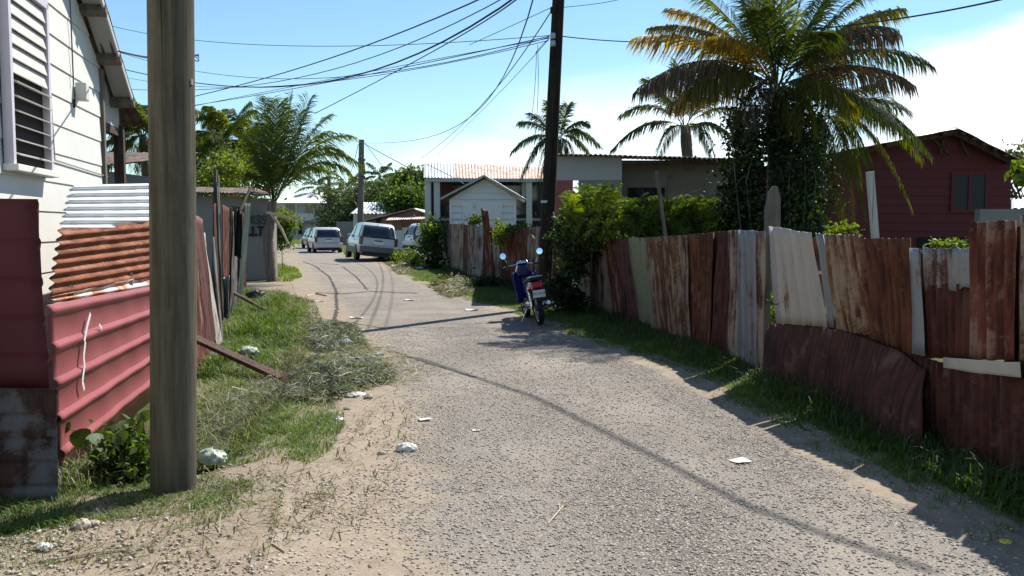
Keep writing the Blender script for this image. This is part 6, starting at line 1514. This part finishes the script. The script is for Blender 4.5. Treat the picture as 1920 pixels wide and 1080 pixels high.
wire([(590,213,27),(800,103,20),(972,-4,12)],'cable climbing from the young palm to the top edge of the photo',.013)
wire([(684,268,64),(800,258,45),(1000,-2,14)],'long cable sagging from the middle pole up to the top edge',.015)
wire([(790,297,60),(900,200,35),(1033,22,17.2)],'faint cable from the far roofs to the dark pole, left of its faintest neighbour',.016,'cable_g')
wire([(820,290,52),(945,165,30),(1030,72,17.2)],'faintest cable dropping from the dark pole to the far houses',.010,'cable_g')
wire([(60,30,36),(480,146,26),(1030,70,17.2)],'dark cable crossing low beside the big left pole',.010)
wire([(880,84,20),(960,48,18),(1034,14,17.2)],'faint cable reaching the dark pole near its top',.008,'cable_g')
wire([(684,270,64),(720,290,58),(762,312,52)],'service cable from the middle pole down to the trees',.03,'cable_g')
wire([(684,268,64),(708,300,66),(735,340,72)],'service cable dropping steeply right of the middle pole',.025,'cable_g')
wire([(672,270,65),(662,310,78),(655,332,90)],'service cable dropping left of the middle pole',.03,'cable_g')
wire([(330,302,24),(430,303,25),(500,304,27.8)],'thin washing line stretched above the shack roof',.005,'cable_g')
wire([(222,96,9.4),(255,104,7.4),(282,108,5.45)],'short cable between the white house roof and the big pole',.010)
wire([(800,308,42.5),(845,330,39),(870,345,36)],'pale service line hanging in front of the verandah house',.02,'cable_g')
wire([(1054,68,17.3),(1230,79,17),(1420,64,16)],'cable leaving the dark pole to the right behind the palm fronds',.012)
wire([(1420,64,16),(1650,40,13),(1890,-4,10)],'cable running over the tallest palm to the top right corner',.014)
wire([(1054,14,17.3),(1110,8,17),(1170,-4,16)],'pale cable at the top edge right of the dark pole',.007,'cable_g')
# slack drop wires against the dark pole
for lab, q in (('loose drop wire hanging left of the dark pole', [(1006,95,17.1),(1003,160,17.1),(995,235,17.1)]),('second loose drop wire twisting beside the first', [(1008,84,17.1),(1009,165,17.1),(998,300,17.1)]),('slack wire loop tied to the dark pole insulator', [(1030,72,17.1),(1010,92,17.1),(1004,100,17.1)])): wire(q, lab, .007)
# the thick cable overhead, out of the picture, whose shadow runs along the road
def over_cable():
    Hc = 6.9; L_ = Hc/math.tan(ELEV); pts = []
    for u,v in ((1750,1075),(1560,1010),(1400,950),(1230,860),(1100,795),(1000,745),(880,705),(770,668)):
        g_ = G(u,v); pts.append((g_.x+SUN_H.x*L_, g_.y+SUN_H.y*L_, Hc))
    tag(MB().tube(pts, .022, 8).build('power_cable', M['cable'], smooth=True), 'thick overhead cable whose shadow runs along the asphalt', 'cable', group='overhead cables')
over_cable()

# ------------------------------------------------------------------ litter
def crumple(name, u, v, size, mat, label, flat=.55, cat='plastic bag', zs=0.0):
    p = G(u,v); n1, n2 = 30, 18; V = []; ph = rng.random(8)*6; g0 = max(gzf(p.x,p.y), -.03)
    for i in range(n2+1):
        th = math.pi*i/n2
        for j in range(n1):
            a = 2*math.pi*j/n1
            fold = abs(math.sin(3.5*a+ph[0]+2.2*th))*.22+abs(math.sin(4*a-3*th+ph[1]))*.16+abs(math.sin(3*th+2*a+ph[2]))*.20+abs(math.sin(9*a+5*th+ph[3]))*.03
            r = size*(.80+fold+.18*math.sin(a+ph[4]))
            V.append((p.x+r*math.sin(th)*math.cos(a)*1.2, p.y+r*math.sin(th)*math.sin(a)*.95, g0+.004+zs+max(0,size*flat*.6+r*math.cos(th)*flat)))
    f = [(i*n1+j,i*n1+(j+1)%n1,(i+1)*n1+(j+1)%n1,(i+1)*n1+j) for i in range(n2) for j in range(n1)]
    mb = MB(); mb.add(V,f); tag(mb.build(name, M[mat], smooth=True), label, cat)
crumple('plastic_bag',765,846,.052,'bag_white','crumpled white plastic bag lying on the dusty road edge',.6)
crumple('plastic_bag',400,860,.070,'bag_green','pale greenish plastic bag on the verge just right of the big pole',.75)
crumple('plastic_bag',648,653,.055,'bag_blue','pale blue plastic bag on the cut grass heap',.7,zs=.05)
crumple('plastic_bag',470,672,.085,'bag_green','greyish green plastic bag in the grass under the sloping plank',.6,zs=.08)
crumple('plastic_bag',662,742,.07,'bag_white','flattened white plastic bag at the lower edge of the cut grass',.3)
crumple('plastic_bag',672,727,.04,'bag_blue','small white plastic scrap above the flattened bag',.5)
crumple('foil_scrap',632,792,.035,'metal_grey','small grey foil scrap beside the grass mound',.6,'litter')
crumple('cloth_rag',540,716,.10,'cloth_red','dark red rag at the lower end of the sloping plank',.5,'rag')
crumple('paper_cup',85,1032,.026,'bag_white','crushed pale cup at the bottom left of the photo',.6,'litter')
crumple('plastic_bag',482,556,.16,'black_plastic','black plastic bag in the left grass below the pipe',.6,'plastic bag')
def scrap(u, v, w_, d_, mat, label, name='paper_scrap', rz=0, cat='litter'):
    p = G(u,v); k = 5; V = []; c, s = math.cos(rz), math.sin(rz); ph = rng.random(3)*6
    for i in range(k):
        for j in range(k):
            x, y = (i/(k-1)-.5)*w_, (j/(k-1)-.5)*d_
            V.append((p.x+x*c-y*s, p.y+x*s+y*c, max(gzf(p.x,p.y),-.02)+.013+.10*w_*(math.sin(i*1.1+ph[0])*math.sin(j*.9+ph[1])+1)*.5))
    m = MB(); m.add(V,[(i*k+j,(i+1)*k+j,(i+1)*k+j+1,i*k+j+1) for i in range(k-1) for j in range(k-1)]); o = m.build(name, M[mat]); md = o.modifiers.new('t','SOLIDIFY'); md.thickness = .004; tag(o, label, cat)
scrap(797,790,.10,.07,'paper','white paper scrap lying on the left half of the road',rz=.3)
scrap(1388,868,.115,.10,'paper','square white paper on the right half of the road',rz=.5)
scrap(708,666,.16,.10,'bag_blue','flat bluish white scrap at the road edge by the cut grass',rz=.2)
scrap(668,598,.22,.14,'paper','flat white scrap on the road left of the pole shadow',rz=.1)
scrap(768,564,.22,.16,'paper','pale scrap farther up the middle of the road',rz=.4)
scrap(893,810,.06,.03,'paper','tiny pale paper strip in the middle of the road',rz=.2)
scrap(655,673,.10,.06,'paper','whitish flake beside the blue bag',rz=.9)
scrap(770,506,.9,.5,'paper','white board scrap lying on the verge by the weeds',name='board_scrap',rz=.3)
scrap(752,503,.7,.3,'wall_white2','second pale board scrap left of the white one',name='board_scrap',rz=-.3)
scrap(600,566,.18,.10,'bag_white','pale litter flake on the left grass edge',rz=.3)
scrap(885,583,.25,.15,'paper','pale flat scrap on the right road edge near the grass',rz=.3)
p = G(1885,1018); tag(MB().lathe((p.x,p.y,gzf(p.x,p.y)+.004),(0,0,1),[(0,.028),(.008,.028),(.010,.022),(.007,0)],18).build('bottle_lid', M['yellow']), 'yellow round lid on the dirt in the lower right corner', 'lid')
def straw(pxs, r, label, name='straw', z=.014):
    tag(MB().tube([G(u,v)+Vector((0,0,z+.006*(i%2))) for i,(u,v) in enumerate(pxs)], r, 5).build(name, M['wood_pale']), label, 'twig')
straw([(1028,986),(1050,962),(1056,953),(1098,946)],.004,'forked pale straw on the near middle of the road')
straw([(872,928),(888,922),(902,918)],.0035,'short pale straw left of the forked one')
straw([(932,944),(939,938),(940,934)],.003,'tiny curled pale straw between the other two')
straw([(1050,963),(1049,950),(1058,948)],.0025,'thin side sprig of the forked straw',name='twig')
straw([(110,1052),(180,1042),(230,1036)],.006,'dark twig on the gravel at the bottom left',name='twig')
straw([(575,556),(592,552),(612,556)],.02,'debris stick at the left road edge in the distance',name='stick')
for (u,v,s,lab) in ((150,990,.035,'dark stone on the gravel below the grey zinc end'),(178,985,.022,'pale stone right of the dark stone'),(690,748,.03,'brown clod on the dirt shoulder below the cut grass'),(650,770,.022,'small brown clod nearer the grass mound'),(715,853,.02,'small clod left of the white bag')):
    crumple('stone',u,v,s,'stone',lab,.7,'stone')
